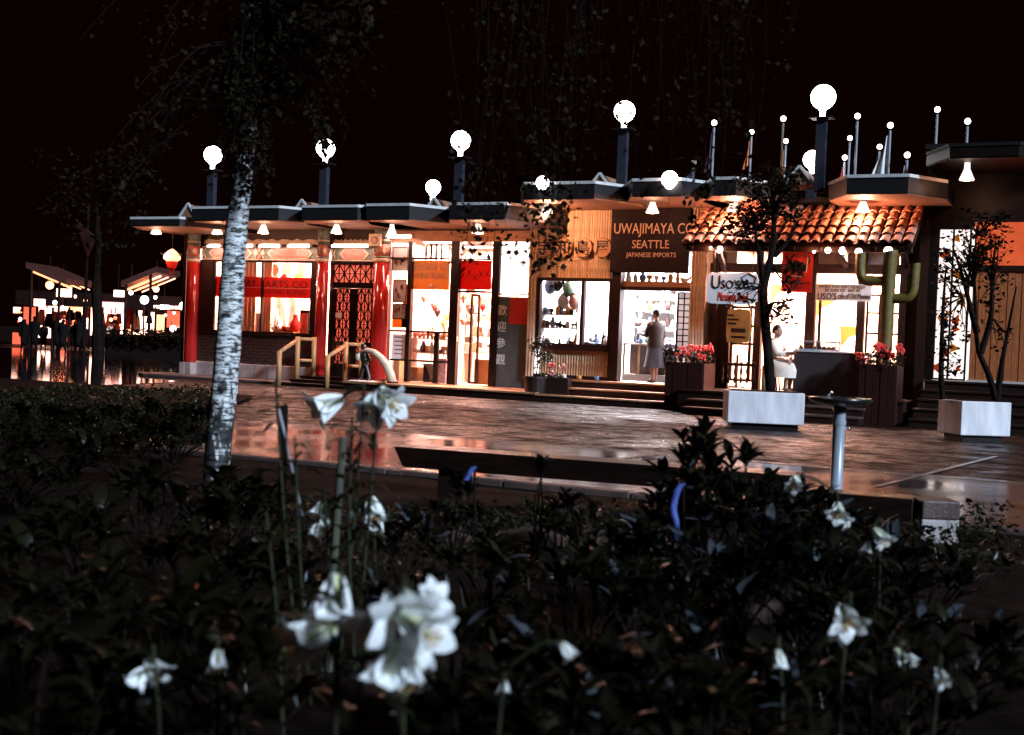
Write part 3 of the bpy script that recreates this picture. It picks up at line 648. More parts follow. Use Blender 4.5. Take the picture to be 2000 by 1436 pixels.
# ================================================================ PLATFORMS AND STEPS
def steps(name, x0, x1, zt, zb, yt, n, tread, label, nos='dark_wood_h'):
    t = thing(name, ((x0+x1)/2, yt-n*tread/2, zb), label, 'steps'); rise = (zt-zb)/n
    for i in range(n):
        y1 = yt-tread*i; top = zt-rise*i
        piece('step', 'dark_wood_h', t, (x0, x1, y1-tread, yt+.02*0-0.0 if i == 0 else y1, zb, top-.035))
        piece('tread_board', nos, t, (x0-.02, x1+.02, y1-tread-.03, y1-.002, top-.033, top))
    return t
porch = MB().prism_z([(XA0-.75, .1), (XA0-.7, -.9), (XA0-.3, -1.2), (-18.6, -1.25), (-18.6, .1)], ZG, ZG+.075).build('porch_slab', 'kerb', None, bevel=.02)
tag(porch, 'low pale concrete porch slab at the foot of the red columns', 'porch')
xs0, xs1 = P(600, 735, -1).x, P(745, 740, -1).x
steps('door_steps', -18.55, -16.75, FA-.005, ZG, -.05, 3, .42, 'dark timber steps up to the lattice doors')
dk = thing('bazaar_deck', (-14.4, -.7, ZG), 'dark low timber deck in front of the glazed bazaar', 'deck')
piece('deck_face', 'dark_wood_h', dk, (-16.7, -11.75, -1.32, .08, ZG, .19)); 
for i in range(7): piece('deck_board', 'tan_board', dk, (-16.72, -11.73, -1.36+.206*i, -1.36+.206*i+.2, .192, .232))
imx0, imx1 = P(1058, 770, -.8).x, P(1300, 780, -.8).x
stc = thing('shop_deck', ((XC0+XC1)/2, -.3, ZG), 'dark timber landing below the bamboo shop window', 'deck')
piece('deck_face', 'dark_wood_h', stc, (imx0-.1, -8.7, -.55, .11, ZG, FC-.04)); piece('deck_board', 'tan_board', stc, (imx0-.12, -8.7, -.58, -.24, FC-.038, FC-.002)); piece('deck_board', 'tan_board', stc, (imx0-.12, -8.7, -.235, .11, FC-.038, FC-.002))
steps('shop_steps', imx0, imx1+.15, FC-.165, ZG, -.585, 2, .36, 'dark timber steps up to the import shop door', 'tan_board')
cd = thing('cantina_deck', (-6.2, -.8, ZG), 'dark raised deck carrying the cantina counter', 'deck')
piece('deck_face', 'dark_wood_h', cd, (XD0+.05, -3.95, -1.72, .11, ZG, FD-.04)); 
for i in range(8): piece('deck_board', 'dark_wood_h', cd, (XD0+.03, -3.93, -1.76+.235*i, -1.76+.235*i+.228, FD-.038, FD-.002))
steps('cantina_steps', -8.0, -4.6, FD-.16, ZG, -1.765, 2, .38, 'dark grey steps along the front of the cantina deck', 'kerb')
st5 = steps('corner_steps', -3.75, 2.4, FE, ZG, -.08, 5, .42, 'wide dark steps rising to the corner shop board wall', 'dark_wood_h')
# ================================================================ LAMPS
def post_lamp(px, py, Y, zroof, r, label, mat='globe', power=45):
    c = P(px, py, Y); t = thing('post_lamp', (c.x, Y, zroof), label, 'lamp', 'globe lamps on the shop roofs')
    zt = c.z-r*1.75
    if zt > zroof+.1:
        piece('post', 'post_blue', t, (c.x-.10, c.x+.10, Y-.07, Y+.07, zroof, zt)); piece('post_cap', 'fascia', t, (c.x-.22, c.x+.22, Y-.16, Y+.16, zt, zt+.025))
        zt += .025
    else: zt = zroof
    MB().lathe([(.055, zt), (.055, c.z-r*1.15), (.09, c.z-r*.92)], (c.x, Y, 0), 12).build('neck', mat, t, smooth=True)
    MB().ball((c.x, Y, c.z), r, 24).build('globe', mat, t, smooth=True)
    lamp('POINT', (c.x, Y-.0, c.z-r*1.02), power*0+.01, (1, .9, .85), t, .1) if False else None
post_lamp(416, 303, -1., 4.24, .225, 'white globe lamp on a tall post above the red column by the birch')
post_lamp(636, 290, -1., 4.24, .225, 'white globe lamp on a tall post above the lattice doors')
post_lamp(900, 275, -1., 4.18, .225, 'white globe lamp on a tall post above the red hung bazaar entrance')
post_lamp(1220, 218, -1., 4.5, .225, 'white globe lamp on the post above the dark import shop sign')
post_lamp(1608, 190, -1., 4.52, .245, 'largest white globe lamp on a thick post above the tiled awning')
post_lamp(846, 366, -.6, P(848, 388, -1).z-.04, .175, 'small white globe lamp set on a roof gable of the glazed bazaar')
post_lamp(1060, 357, -2.28, P(1060, 357, -2.28).z-.14, .14, 'small white globe lamp above the bamboo wall, half hidden by twigs')
post_lamp(1308, 350, -2.28, P(1308, 350, -2.28).z-.16, .165, 'small white globe lamp on the canopy edge over the import shop door')
post_lamp(1587, 312, 1.2, 4.52, .20, 'small globe lamp standing behind the thick roof post of the cantina')
def pendant(px, py, Y, ztop, label, power=16, hgt=.34):
    c = P(px, py, Y); t = thing('pendant_lamp', (c.x, Y, c.z), label, 'lamp', 'cone lamps under the canopies')
    h = hgt
    MB().lathe([(.03, h+.01), (.05, h), (.055, h*.6), (.10, h*.28), (.135, .02), (.135, .0), (.125, .0), (.09, h*.27), (.045, h*.58)], (c.x, Y, c.z), 18).build('shade', 'shade', t, smooth=True)
    MB().tube([(c.x, Y, c.z+h), (c.x, Y, max(ztop, c.z+h+.02))], .012, 6).build('stem', 'dark_metal', t)
    MB().ball((c.x, Y, c.z+.035), .085, 14, .05).build('bulb', 'bulb', t, smooth=True)
    lamp('POINT', (c.x, Y, c.z-.06), power, WARM, t, .08)
PL = [(305, 457, 'under the far thin canopy beside the hanging lantern', 12), (424, 457, 'under the canopy beside the birch trunk', 20), (514, 456, 'under the canopy over the red banner window', 22),
      (657, 456, 'over the lattice doors', 22), (765, 462, 'beside the tall red column and the framed pictures', 22), (933, 456, 'behind the twigs over the bazaar entrance', 24)]
for px, py, s_, pw in PL: pendant(px, py, -1.25, ZL-.02, 'white cone lamp hanging '+s_, pw*2.2)
pendant(1068, 416, -1.25, ZR-.05, 'white cone lamp hanging in front of the bamboo wall', 230); pendant(1274, 416, -1.25, ZR-.02, 'white cone lamp hanging before the dark import shop sign', 40)
pendant(1433, 412, -1.0, ZR-.02, 'cone lamp half hidden by the planter tree above the awning', 210); pendant(1685, 414, -1.0, ZR-.02, 'white cone lamp hanging just above the terracotta tiles', 210)
pendant(1888, 352, -1.6, 4.98, 'cone lamp hanging from the high dark canopy of the corner shop', 13)
def strip_light(a, b, py, Y, label, pw=9):
    p, q = P(a, py, Y), P(b, py, Y); z = (p.z+q.z)/2; t = thing('strip_light', ((p.x+q.x)/2, Y, z), label, 'strip light', 'tube lights along the painted frieze')
    MB().tube([(p.x, Y, z), (q.x, Y, z)], .03, 8).build('tube', 'tube', t, smooth=True); piece('holder', 'white_paint', t, (p.x, q.x, Y+.045, Y+.15, z-.02, z+.07))
    lamp('AREA', ((p.x+q.x)/2, Y-.05, z-.03), pw, WHITE, t, q.x-p.x, (RAD(20), 0, 0), .05)
for a, b, s_ in ((405, 428, 'short tube light on the frieze left of the birch trunk'), (470, 492, 'short tube light on the frieze touching the birch trunk'), (506, 545, 'tube light on the frieze over the window mullion'), (562, 603, 'tube light on the frieze next to the slim red column'), (648, 718, 'long tube light over the lattice door transom')):
    strip_light(a, b, 481, -.22, s_)
strip_light(758, 802, 463, -.2, 'tube light under the header board beside the thick red column')
# hanging paper lantern at the end of the arts shop
c = P(336, 503, -.9); ln = thing('hanging_lantern', (c.x, -.9, c.z-.3), 'six sided glowing lantern with red skirt hung at the shop end', 'lantern')
MB().lathe([(.02, .22), (.10, .17), (.22, .05), (.23, -.04), (.14, -.10)], (c.x, -.9, c.z), 6).build('lantern_body', 'lantern_glow', ln)
MB().lathe([(.15, -.10), (.16, -.13), (.12, -.25), (.10, -.28)], (c.x, -.9, c.z), 6).build('lantern_skirt', 'red_cloth', ln)
for k in range(6):
    a = k*math.pi/3; MB().bar((c.x+.23*math.cos(a), -.9+.23*math.sin(a), c.z+.045), (c.x+.30*math.cos(a), -.9+.30*math.sin(a), c.z+.10), .02).build('lantern_arm', 'dark_metal', ln)
MB().tube([(c.x, -.9, c.z+.2), (c.x, -.9, ZL-.1)], .01, 6).build('hanger', 'dark_metal', ln)
for k in range(3): MB().tube([(c.x-.06+.06*k, -.9, c.z-.28), (c.x-.06+.06*k, -.9, c.z-.42)], .014, 6).build('tassel', 'red_cloth', ln)
lamp('POINT', (c.x, -1.25, c.z), 14, WARM, ln, .1)
# ================================================================ BANNERS, SIGNS, POSTERS
x0, x1, z0, z1 = R(418, 541, 607, 581, .14)
bn = thing('red_banner', ((x0+x1)/2, .16, z0), 'red cloth banner with dark shop name across the arts window', 'banner')
piece('cloth', 'red_cloth', bn, (x0, x1, .15, .156, z0, z1))
a = R(434, 546, 498, 560, .14); b = R(516, 548, 603, 562, .14)
text('CATHAY', 'letter_dark', P(438, 555, .14).x, P(500, 555, .14).x, a[2], a[3], .148, bn); text('ARTS CO', 'letter_dark', P(517, 555, .14).x, P(600, 555, .14).x, a[2]-.01, a[3]-.01, .148, bn)
b = R(516, 566, 600, 575, .14); text('HONG KONG', 'letter_dark', P(517, 570, .14).x, P(598, 570, .14).x, b[2], b[3], .148, bn)
piece('stitching', 'letter_white', bn, (x0, x1, .146, .149, P(510, 562, .14).z-.006, P(510, 562, .14).z+.006))
x0, x1, z0, z1 = R(803, 509, 878, 566, .06)
bn = thing('orange_banner', ((x0+x1)/2, .08, z0), 'orange banner with white lettering behind the bazaar glass', 'banner'); piece('cloth', 'orange_banner', bn, (x0, x1, .06, .066, z0, z1))
text('BAZAAR OF', 'screen_paper', x0+.07, x1-.05, z1-.24, z1-.06, .063, bn, depth=.012, bold=.008); text('HONG KONG', 'screen_paper', x0+.08, x1-.08, z1-.44, z1-.28, .063, bn, depth=.012, bold=.008)
MB().ball((x0+.55*(x1-x0), .055, z0+.10), .05, 12).build('emblem', 'letter_white', bn)
x0, x1, z0, z1 = R(896, 509, 960, 566, .06)
bn = thing('red_hanging', ((x0+x1)/2, .08, z0), 'red cloth hanging with faint pattern above the bazaar entrance', 'banner'); ct = piece('cloth', 'red_cloth', bn, (x0, x1, .06, .066, z0, z1))
for i in range(5):
    x = x0+.12+(x1-x0-.24)*i/4; z = (z0+z1)/2+.06*math.sin(i*2.2); MB().bar((x-.05, .055, z-.07), (x+.05, .055, z+.06), .02, .008).bar((x+.05, .052, z-.06), (x-.04, .052, z+.07), .018, .008).build('pattern_mark', 'letter_dark', bn)
def sheet(name, px, Y, mat, label, cat, lines=(), t=.006):
    x0, x1, z0, z1 = R(*px, Y); o = thing(name, ((x0+x1)/2, Y, z0), label, cat); piece('sheet', mat, o, (x0, x1, Y-t/2, Y+t/2, z0, z1)); return o, x0, x1, z0, z1
o, x0, x1, z0, z1 = sheet('red_poster', (995, 581, 1030, 634), -.02, 'red_cloth', 'plain square red poster on the dark notice board', 'poster')
o, x0, x1, z0, z1 = sheet('shop_notice', (766, 653, 795, 703), -.0, 'paper_white', 'white printed notice low in the narrow bazaar window', 'notice')
for i in range(5): piece('print_line', 'letter_black', o, (x0+.06, x1-.08-rnd(0, .1), -.006, -.004, z1-.08-i*.1, z1-.06-i*.1))
for (a, b, c_, d), s_ in (((768, 484, 796, 528), 'framed print high in the narrow bazaar window'), ((769, 547, 793, 590), 'framed print at mid height in the narrow bazaar window'), ((768, 595, 792, 622), 'small dark framed print above the orange strip')):
    o, x0, x1, z0, z1 = sheet('framed_print', (a, b, c_, d), .05, 'paper_white', s_, 'picture')
    piece('picture_frame', 'dark_wood', o, (x0-.02, x1+.02, .03, .047, z0-.02, z0), (x0-.02, x1+.02, .03, .047, z1, z1+.02), (x0-.02, x0, .03, .047, z0, z1), (x1, x1+.02, .03, .047, z0, z1))
    for i in range(5): x = rnd(x0+.06, x1-.06); z = rnd(z0+.06, z1-.06); MB().prism_y([(x+.06*math.cos(k*1.26+i)*rnd(.5, 1), z+.07*math.sin(k*1.26+i)) for k in range(5)], .042, .046).build('print_motif', random.choice(('cloth_pink', 'ornament_pink', 'dark_wood')), o)
sheet('orange_strip', (786, 555, 797, 640), .06, 'orange_cloth', 'narrow orange cloth strip beside the framed prints', 'cloth')
sheet('orange_cloth_panel', (766, 622, 795, 640), .06, 'orange_cloth', 'small orange cloth below the framed prints', 'cloth')
# cantina signs
YS = -1.35
x0, x1, z0, z1 = R(1380, 533, 1480, 594, YS); o = thing('cantina_name_sign', ((x0+x1)/2, YS, z0), 'white ragged edged sign with hand lettered cantina name', 'sign')
pts = []
for k in range(64):
    t = 2*math.pi*k/64; c_, s_ = math.cos(t), math.sin(t); q = .25; j = 1+rnd(-.035, .02)
    pts.append(((x0+x1)/2+(x1-x0)/2*math.copysign(abs(c_)**q, c_)*j, (z0+z1)/2+(z1-z0)/2*math.copysign(abs(s_)**q, s_)*j))
MB().prism_y(pts, YS, YS+.03).build('board', 'paper_white', o)
def st(s, a, b, c_, d, mat='letter_black', par=None, Y=YS, **kw): X0, X1, Z0, Z1 = R(a, b, c_, d, Y); return text(s, mat, X0, X1, Z0, Z1, Y-.006, par or o, **kw)
st('U', 1390, 538, 1407, 564); st("SO'S", 1409, 547, 1446, 564); st('PLACE', 1451, 556, 1474, 565); st('Mexican food', 1403, 570, 1462, 588, 'letter_red', shear=.15)
X0, X1, Z0, Z1 = R(1450, 544, 1475, 553, YS); MB().bar((X0, YS-.008, Z0), (X1, YS-.008, Z0), .02, .008).bar((X0, YS-.008, Z0), (X0, YS-.008, Z1), .02, .008).bar((X1, YS-.008, Z0), (X1, YS-.008, Z1), .02, .008).bar((X0-.04, YS-.008, Z1), ((X0+X1)/2, YS-.008, Z1+.1), .02, .008).bar((X1+.04, YS-.008, Z1), ((X0+X1)/2, YS-.008, Z1+.1), .02, .008).build('house_drawing', 'letter_black', o)
for a in (1395, 1470): p = P(a, 534, YS); MB().tube([(p.x, YS+.01, p.z), (p.x, YS+.01, AZ0-.0)], .008, 5).build('hanging_wire', 'dark_metal', o)
YM = -.3
x0, x1, z0, z1 = R(1419, 604, 1465, 670, YM); o = thing('menu_board', ((x0+x1)/2, YM, z0), 'yellow rag edged menu sheet below the cantina name sign', 'sign')
pts = []
for k in range(48):
    t = 2*math.pi*k/48; c_, s_ = math.cos(t), math.sin(t); q = .22; j = 1+rnd(-.05, .03)
    pts.append(((x0+x1)/2+(x1-x0)/2*math.copysign(abs(c_)**q, c_)*j, (z0+z1)/2+(z1-z0)/2*math.copysign(abs(s_)**q, s_)*j))
MB().prism_y(pts, YM, YM+.02).build('sheet', 'paper_yellow', o)
for a, b, c_, d, s_ in ((1421, 614, 1434, 618, 'tacos'), (1421, 622, 1443, 626, 'enchiladas'), (1421, 630, 1438, 634, 'tamales'), (1428, 641, 1456, 649, 'Combinations'), (1428, 656, 1456, 660, 'chili')):
    piece('print_line', 'letter_black', o, (P(a, b, YM).x, P(c_, b, YM).x, YM-.006, YM-.003, P(a, d, YM).z, P(a, b, YM).z))
YB = -.95
x0, x1, z0, z1 = R(1527, 490, 1587, 571, YB); o = thing('red_bull_sign', ((x0+x1)/2, YB, z0), 'red cantina poster with a black bull drawing', 'sign')
piece('board', 'red_cloth', o, (x0, x1, YB, YB+.02, z0, z1)); cxm = (x0+x1)/2; czm = z0+(z1-z0)*.6
text('LUNCHES', 'letter_black', x0+.08, x1-.06, z1-.14, z1-.04, YB-.004, o); text('ORDERS TO TAKE', 'letter_dark', x0+.06, x1-.05, z0+.17, z0+.22, YB-.004, o); text('OUT', 'letter_dark', cxm-.1, cxm+.14, z0+.07, z0+.12, YB-.004, o)
bull = MB(); W2 = (x1-x0)
for (a, b, r_) in ((-.22, .04, .15), (-.05, .06, .17), (.12, .02, .16), (-.26, .18, .09), (.24, -.06, .08), (-.12, -.14, .08), (.10, -.16, .09)):
    bull.tube([(cxm+a*W2, YB-.010, czm+b*W2), (cxm+a*W2, YB-.001, czm+b*W2)], r_*W2, 12)
for (a, b, c_, d) in ((-.30, .24, -.40, .38), (-.22, .26, -.12, .40), (.26, 0, .40, .20), (.40, .20, .34, .36), (-.14, -.18, -.22, -.36), (.08, -.2, .02, -.38), (.16, -.18, .22, -.34), (-.24, -.05, -.36, -.2)):
    bull.bar((cxm+a*W2, YB-.006, czm+b*W2), (cxm+c_*W2, YB-.006, czm+d*W2), .035, .008)
bull.build('bull_drawing', 'letter_black', o)
MB().bar((cxm+.30*W2, YB-.012, czm-.1), (cxm+.34*W2, YB-.012, czm+.2), .012, .006).bar((cxm-.2*W2, YB-.014, czm-.17), (cxm+.2*W2, YB-.014, czm-.19), .012, .006).build('drawing_highlight', 'letter_white', o)
YV = -.55
x0, x1, z0, z1 = R(1593, 555, 1703, 588, YV); o = thing('slogan_banner', ((x0+x1)/2, YV, z0), 'long white paper banner urging visitors to eat at the cantina', 'banner')
piece('paper', 'paper_white', o, (x0, x1, YV, YV+.008, z0, z1))
st('WHEN YOU VISIT MEXICO', 1599, 557, 1690, 563, 'letter_black', o, YV); st('BE SURE TO', 1612, 564.5, 1651, 570, 'letter_black', o, YV); st('EAT AT', 1657, 564.5, 1682, 570, 'letter_black', o, YV); st("USO'S", 1597, 572, 1634, 585, 'letter_black', o, YV, bold=.01); st('cafe of Old Mexico', 1637, 573, 1699, 584, 'letter_black', o, YV)
# string bulbs under the awning
for i, (px, py, r_) in enumerate(((1405, 487, .075), (1617, 489, .06), (1646, 490, .075), (1677, 492, .07), (1735, 490, .085), (1388, 484, .03), (1590, 492, .03))):
    c = P(px, py, -1.38); t = thing('string_bulb', (c.x, c.y, c.z), 'bare white bulb hanging under the edge of the tiled awning', 'bulb', 'bulbs along the awning eave')
    MB().ball((c.x, c.y, c.z), r_, 14).build('globe', 'string_bulb', t, smooth=True); MB().tube([(c.x, c.y, c.z+r_*.8), (c.x, c.y, AZ0-.06)], .02, 8).build('socket', 'dark_metal', t)
    lamp('POINT', (c.x, c.y-.12, c.z-r_), 9, WARM, t, .05)
# ================================================================ FLAG POLES WITH BALL TOPS
FP = [(1395, 240, 350, -1.4, 'flag_dark', 1, 'dark flag, above the planter tree'), (1468, 258, 322, 2.0, 'flag_orange', 1, 'furled orange flag, behind the planter tree'), (1530, 232, 350, -.6, 'flag_dark', 0, 'bare pole beside the leaning gable trim'),
      (1535, 276, 345, 2.6, 'flag_orange', 1, 'short orange flag, close to the tall bare pole'), (1660, 270, 350, 2.8, 'flag_dark', 0, 'thin far pole between two lower ones'), (1650, 308, 350, 1.6, 'letter_red', 1, 'small red flag, next to the lamp post'), (1675, 227, 350, -1.2, 'flag_dark', 0, 'tall bare pole next to the thick lamp post'),
      (1718, 287, 350, 1.9, 'flag_dark', 1, 'short dark flag, behind the white flag'), (1739, 245, 352, -1.6, 'flag_white', 2, 'big white flag lit from below'), (1772, 303, 354, -1.7, 'flag_white', 1, 'short white flag at the canopy corner'),
      (1831, 214, 330, -.4, 'flag_dark', 0, 'tall bare pole above the corner shop'), (1890, 237, 290, -1.2, 'trim', 0, 'short bright pole above the high canopy lamp'), (1355, 318, 350, -1.2, 'flag_blue', 2, 'folded blue flag next to the small globe lamp')]
for px, y0, y1, Y, mt, fl, s_ in FP:
    c = P(px, y0, Y); b = P(px-2, y1, Y); zb_ = 4.5 if px < 1800 else 5.2; t = thing('flag_pole', (c.x, Y, zb_), 'white ball roof pole with '+s_ if fl else 'roof pole with a white ball, '+s_, 'flagpole', 'ball topped poles on the roof')
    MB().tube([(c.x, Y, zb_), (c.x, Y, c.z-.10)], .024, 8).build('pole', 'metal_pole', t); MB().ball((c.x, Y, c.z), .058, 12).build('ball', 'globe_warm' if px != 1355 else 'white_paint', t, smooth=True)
    MB().tube([(c.x, Y, c.z-.10), (c.x, Y, c.z-.05)], .012, 6).build('ball_stem', 'dark_metal', t)
    if fl:
        ht = min(c.z-.2-b.z, 1.15) if fl == 2 else min(.75, (c.z-.15-max(zb_, b.z))); wd = .34 if fl == 2 else .13; vs = []; n = 9; mN = 7
        for j in range(mN+1):
            for i in range(n+1):
                u, v = i/n, j/mN; ww = wd*(.12+.88*v**1.2); vs.append((c.x-.03-u*ww, Y+.04*math.sin(u*9+v*2), c.z-.16-v*ht-u*.10))
        MB().add(vs, [(j*(n+1)+i, j*(n+1)+i+1, (j+1)*(n+1)+i+1, (j+1)*(n+1)+i) for j in range(mN) for i in range(n)]).build('flag', mt, t, smooth=True)
# ================================================================ HANDRAILS, TUSK, FIGURE
def log(path, r, nm, par, mat='warm_wood'): return MB().tube(path, r, 10).build(nm, mat, par, smooth=True)
def handrail(pts, Y0, Y1, Y2, label):
    # pts: base post, upper post, outer post as pixel columns (x, ytop, ybottom)
    o = None; (xa, ta, ba), (xb, tb, bb), (xc, tc_, bc) = pts
    A, B, Cc = P(xa, ta, Y0), P(xb, tb, Y1), P(xc, tc_, Y2); t = thing('handrail', (B.x, Y1, ZG), label, 'handrail', 'peeled log rails by the lattice doors')
    for q, zb_ in ((A, ZG), (B, ZG), (Cc, FA-.02)): log([(q.x, q.y, zb_), (q.x, q.y, q.z+.03)], .062, 'rail_post', t)
    log([A, B-ZU*.05], .05, 'hand_bar', t); log([B-ZU*.03, Cc-ZU*.03], .045, 'top_bar', t); log([B-ZU*.55, Cc-ZU*.55], .04, 'mid_bar', t)
handrail(((546, 688, 745), (582, 660, 728), (614, 661, 727)), -1.45, -.75, -.45, 'peeled log handrail on the window side of the lattice doors')
handrail(((640, 697, 757), (676, 670, 765), (706, 671, 750)), -1.45, -.75, -.45, 'peeled log handrail beside the curved tusk')
tk = [P(x, y, -1.0) for x, y in ((704, 687), (716, 684), (730, 688), (744, 700), (755, 715), (762, 731), (767, 750))]
t = thing('curved_tusk', (tk[-1].x, -1., .23), 'large pale curved tusk arching down to the deck', 'tusk'); log(tk, [.03, .055, .075, .09, .10, .11, .115], 'tusk', t, 'ivory')
MB().lathe([(.14, .232), (.14, .27), (.12, .275)], (tk[-1].x, -1., 0), 16).build('tusk_foot', 'dark_wood', t)
fx_ = P(711, 735, -.95)
def blob_body(caps, name, mat, parent, vox=.014, smooth=3, top=None):
    b = MB()
    for p0, r0, p1, r1 in caps:
        p0, p1 = Vector(p0), Vector(p1); b.ball(p0, r0, 12)
        if (p1-p0).length > 1e-4: b.tube([p0, p1], [r0, r1], 12); b.ball(p1, r1, 12)
    o = b.build(name, mat, parent, smooth=True) if parent else b.build(name, mat, None, smooth=True)
    r = o.modifiers.new('remesh', 'REMESH'); r.mode = 'VOXEL'; r.voxel_size = vox; r.use_smooth_shade = True
    s = o.modifiers.new('smooth', 'SMOOTH'); s.iterations = smooth; s.factor = .5
    return o
def V(x, y, z): return Vector((x, y, z))
fg = thing('carved_figure', (fx_.x, -.95, .232), 'black carved figure striding under the end of the curved tusk', 'statue')
o_ = V(fx_.x, -.95, .232)
blob_body([(o_+V(-.10, 0, .03), .05, o_+V(-.07, 0, .22), .05), (o_+V(-.07, 0, .22), .05, o_+V(.0, 0, .42), .07), (o_+V(.16, 0, .03), .05, o_+V(.10, 0, .22), .05), (o_+V(.10, 0, .22), .05, o_+V(.02, 0, .42), .07),
           (o_+V(.01, 0, .42), .085, o_+V(-.02, 0, .62), .10), (o_+V(-.02, 0, .66), .06, o_+V(-.03, 0, .74), .045), (o_+V(-.04, 0, .80), .075, o_+V(-.05, 0, .83), .07),
           (o_+V(.06, 0, .64), .04, o_+V(.16, -.02, .52), .035), (o_+V(.16, -.02, .52), .035, o_+V(.06, -.08, .44), .03), (o_+V(-.10, 0, .64), .04, o_+V(-.16, -.04, .50), .035), (o_+V(-.16, -.04, .50), .035, o_+V(-.14, -.08, .68), .03),
           (o_+V(.16, 0, .03), .04, o_+V(.16, -.1, .03), .035), (o_+V(-.10, 0, .03), .04, o_+V(-.11, -.1, .03), .035)], 'body', 'black_figure', fg, .014)
MB().ball(o_+V(-.15, -.05, .58), .07, 12, .11).build('shield', 'ivory', fg, smooth=True)
MB().lathe([(.34, .0), (.36, .012), (.30, .022)], (o_.x, -1.0, .233), 24).build('white_disc', 'white_paint', fg)
# ================================================================ PLANTERS
def crown_leaves(b, c, rx, ry, rz, n, ln, wd, droop=.2, shell=.0):
    for _ in range(n):
        while True:
            v = V(rnd(-1, 1), rnd(-1, 1), rnd(-1, 1))
            if shell <= v.length <= 1: break
        p = c+V(v.x*rx, v.y*ry, v.z*rz); a = rnd(0, 6.28); el = rnd(-.9, .6)-droop
        d = V(math.cos(a)*math.cos(el), math.sin(a)*math.cos(el), math.sin(el)); s = d.cross(ZU); s = s.normalized() if s.length > .1 else V(1, 0, 0)
        s = (s*math.cos(rnd(-1, 1))+d.cross(s)*math.sin(rnd(-1, 1))).normalized(); l = ln*rnd(.6, 1.2); w_ = wd*rnd(.7, 1.2); nrm = d.cross(s)*w_*.25
        b.add([p, p+d*l*.45-s*w_+nrm, p+d*l*.5, p+d*l*.45+s*w_+nrm, p+d*l], [(0, 1, 2), (0, 2, 3), (1, 4, 2), (2, 4, 3)])
    return b
def leafs(b, name, mat, parent): o = b.build(name, mat, parent); tag(o, kind='stuff'); return o
def geranium_planter(px0, px1, ptop, pbot, Y, label, flat=.0, nflower=11, seed=1):
    random.seed(seed); a, b_ = P(px0, (ptop+pbot)/2, Y), P(px1, (ptop+pbot)/2, Y); zt = P((px0+px1)/2, ptop, Y).z; x0, x1 = a.x, b_.x; d = .75
    t = thing('flower_planter', ((x0+x1)/2, Y+d/2, ZG), label, 'planter'); nb = 5
    for i in range(nb): w_ = (x1-x0)/nb; piece('front_board', 'planter_wood', t, (x0+w_*i+.004, x0+w_*(i+1)-.004, Y-.03-.008*(i % 2), Y, ZG, zt+rnd(-.01, .01)))
    for s in (x0, x1): piece('side_panel', 'planter_wood', t, (s-.02, s+.02, Y, Y+d, ZG, zt-.01))
    piece('back_panel', 'planter_wood', t, (x0+.02, x1-.02, Y+d-.03, Y+d, ZG, zt-.01)); piece('soil', 'soil', t, (x0+.02, x1-.02, Y+.001, Y+d-.03, zt-.12, zt-.06))
    g = thing('geranium', ((x0+x1)/2, Y+d/2, zt-.06), 'red geraniums growing in the '+label, 'plant'); lb = MB()
    for k in range(9): crown_leaves(lb, V(rnd(x0+.05, x1-.05), Y+rnd(.0, d-.1), zt+rnd(.0, .18)), .20, .18, .15, 40, .075, .038)
    leafs(lb, 'foliage', 'leaf_mid', g); sb = MB()
    for k in range(nflower):
        p = V(rnd(x0-.08, x1+.08), Y+rnd(-.12, d-.2), zt+rnd(.06, .36)); fb = MB(); sb.tube([(p.x*.8+(x0+x1)*.1, Y+d*.4, zt-.08), p], .008, 5)
        for q in range(14):
            v = V(rnd(-1, 1), rnd(-1, 1), rnd(-.6, 1)).normalized()*.065; fb.ball(p+v, .028, 6)
        fb.build('flower_head', 'geranium', g)
    sb.build('stem', 'stem_green', g)
geranium_planter(1300, 1372, 708, 805, -1.45, 'dark wooden planter between import shop and cantina', seed=3)
geranium_planter(1676, 1748, 712, 815, -1.95, 'dark wooden planter below the cactus', seed=4, nflower=14)
# potted bush by the bamboo corner
p = P(1046, 760, -1.0); t = thing('potted_bush', (p.x, -1., .232), 'small leafy bush in a dark tub before the bamboo corner', 'potted plant')
MB().lathe([(.22, 0), (.27, .42), (.29, .42), (.29, .47), (.25, .47), (.25, .40), (.0001, .40)], (p.x, -1., .10), 18).build('tub', 'pot_dark', t)
MB().tube([(p.x, -1, .5), (p.x+.03, -1, .9), (p.x+.0, -1, 1.25)], [.02, .016, .01], 6).build('stem', 'bark_dark', t); lb = MB()
random.seed(11)
for k in range(14): q = P(1052+rnd(-28, 28), 682+rnd(-26, 30), -1.0+rnd(-.2, .2)); crown_leaves(lb, q, .13, .13, .11, 34, .075, .02)
leafs(lb, 'foliage', 'leaf_mid', t)
MB().tube([P(1062, 655, -1.1), P(1053, 790, -1.1)], .011, 6).build('support_cane', 'stake', t)
t = thing('flower_trough', (P(1085, 735, -.75).x, -.75, .35), 'low trough of pink flowers on the landing by the potted bush', 'planter'); q = P(1085, 735, -.75)
piece('trough', 'pot_dark', t, (q.x-.38, q.x+.42, -1.02, -.80, .2, q.z-.02)); lb = MB(); crown_leaves(lb, V(q.x, -.9, q.z+.02), .38, .12, .10, 150, .06, .025); leafs(lb, 'foliage', 'leaf_mid', t)
for k in range(7):
    p = P(1068+rnd(0, 34), 720+rnd(-7, 9), -1.0); fb = MB()
    for j in range(10): fb.ball(p+V(rnd(-1, 1), rnd(-1, 1), rnd(-1, 1)).normalized()*.045, .024, 6)
    fb.build('flower_head', 'geranium_pink' if k > 1 else 'geranium', t)
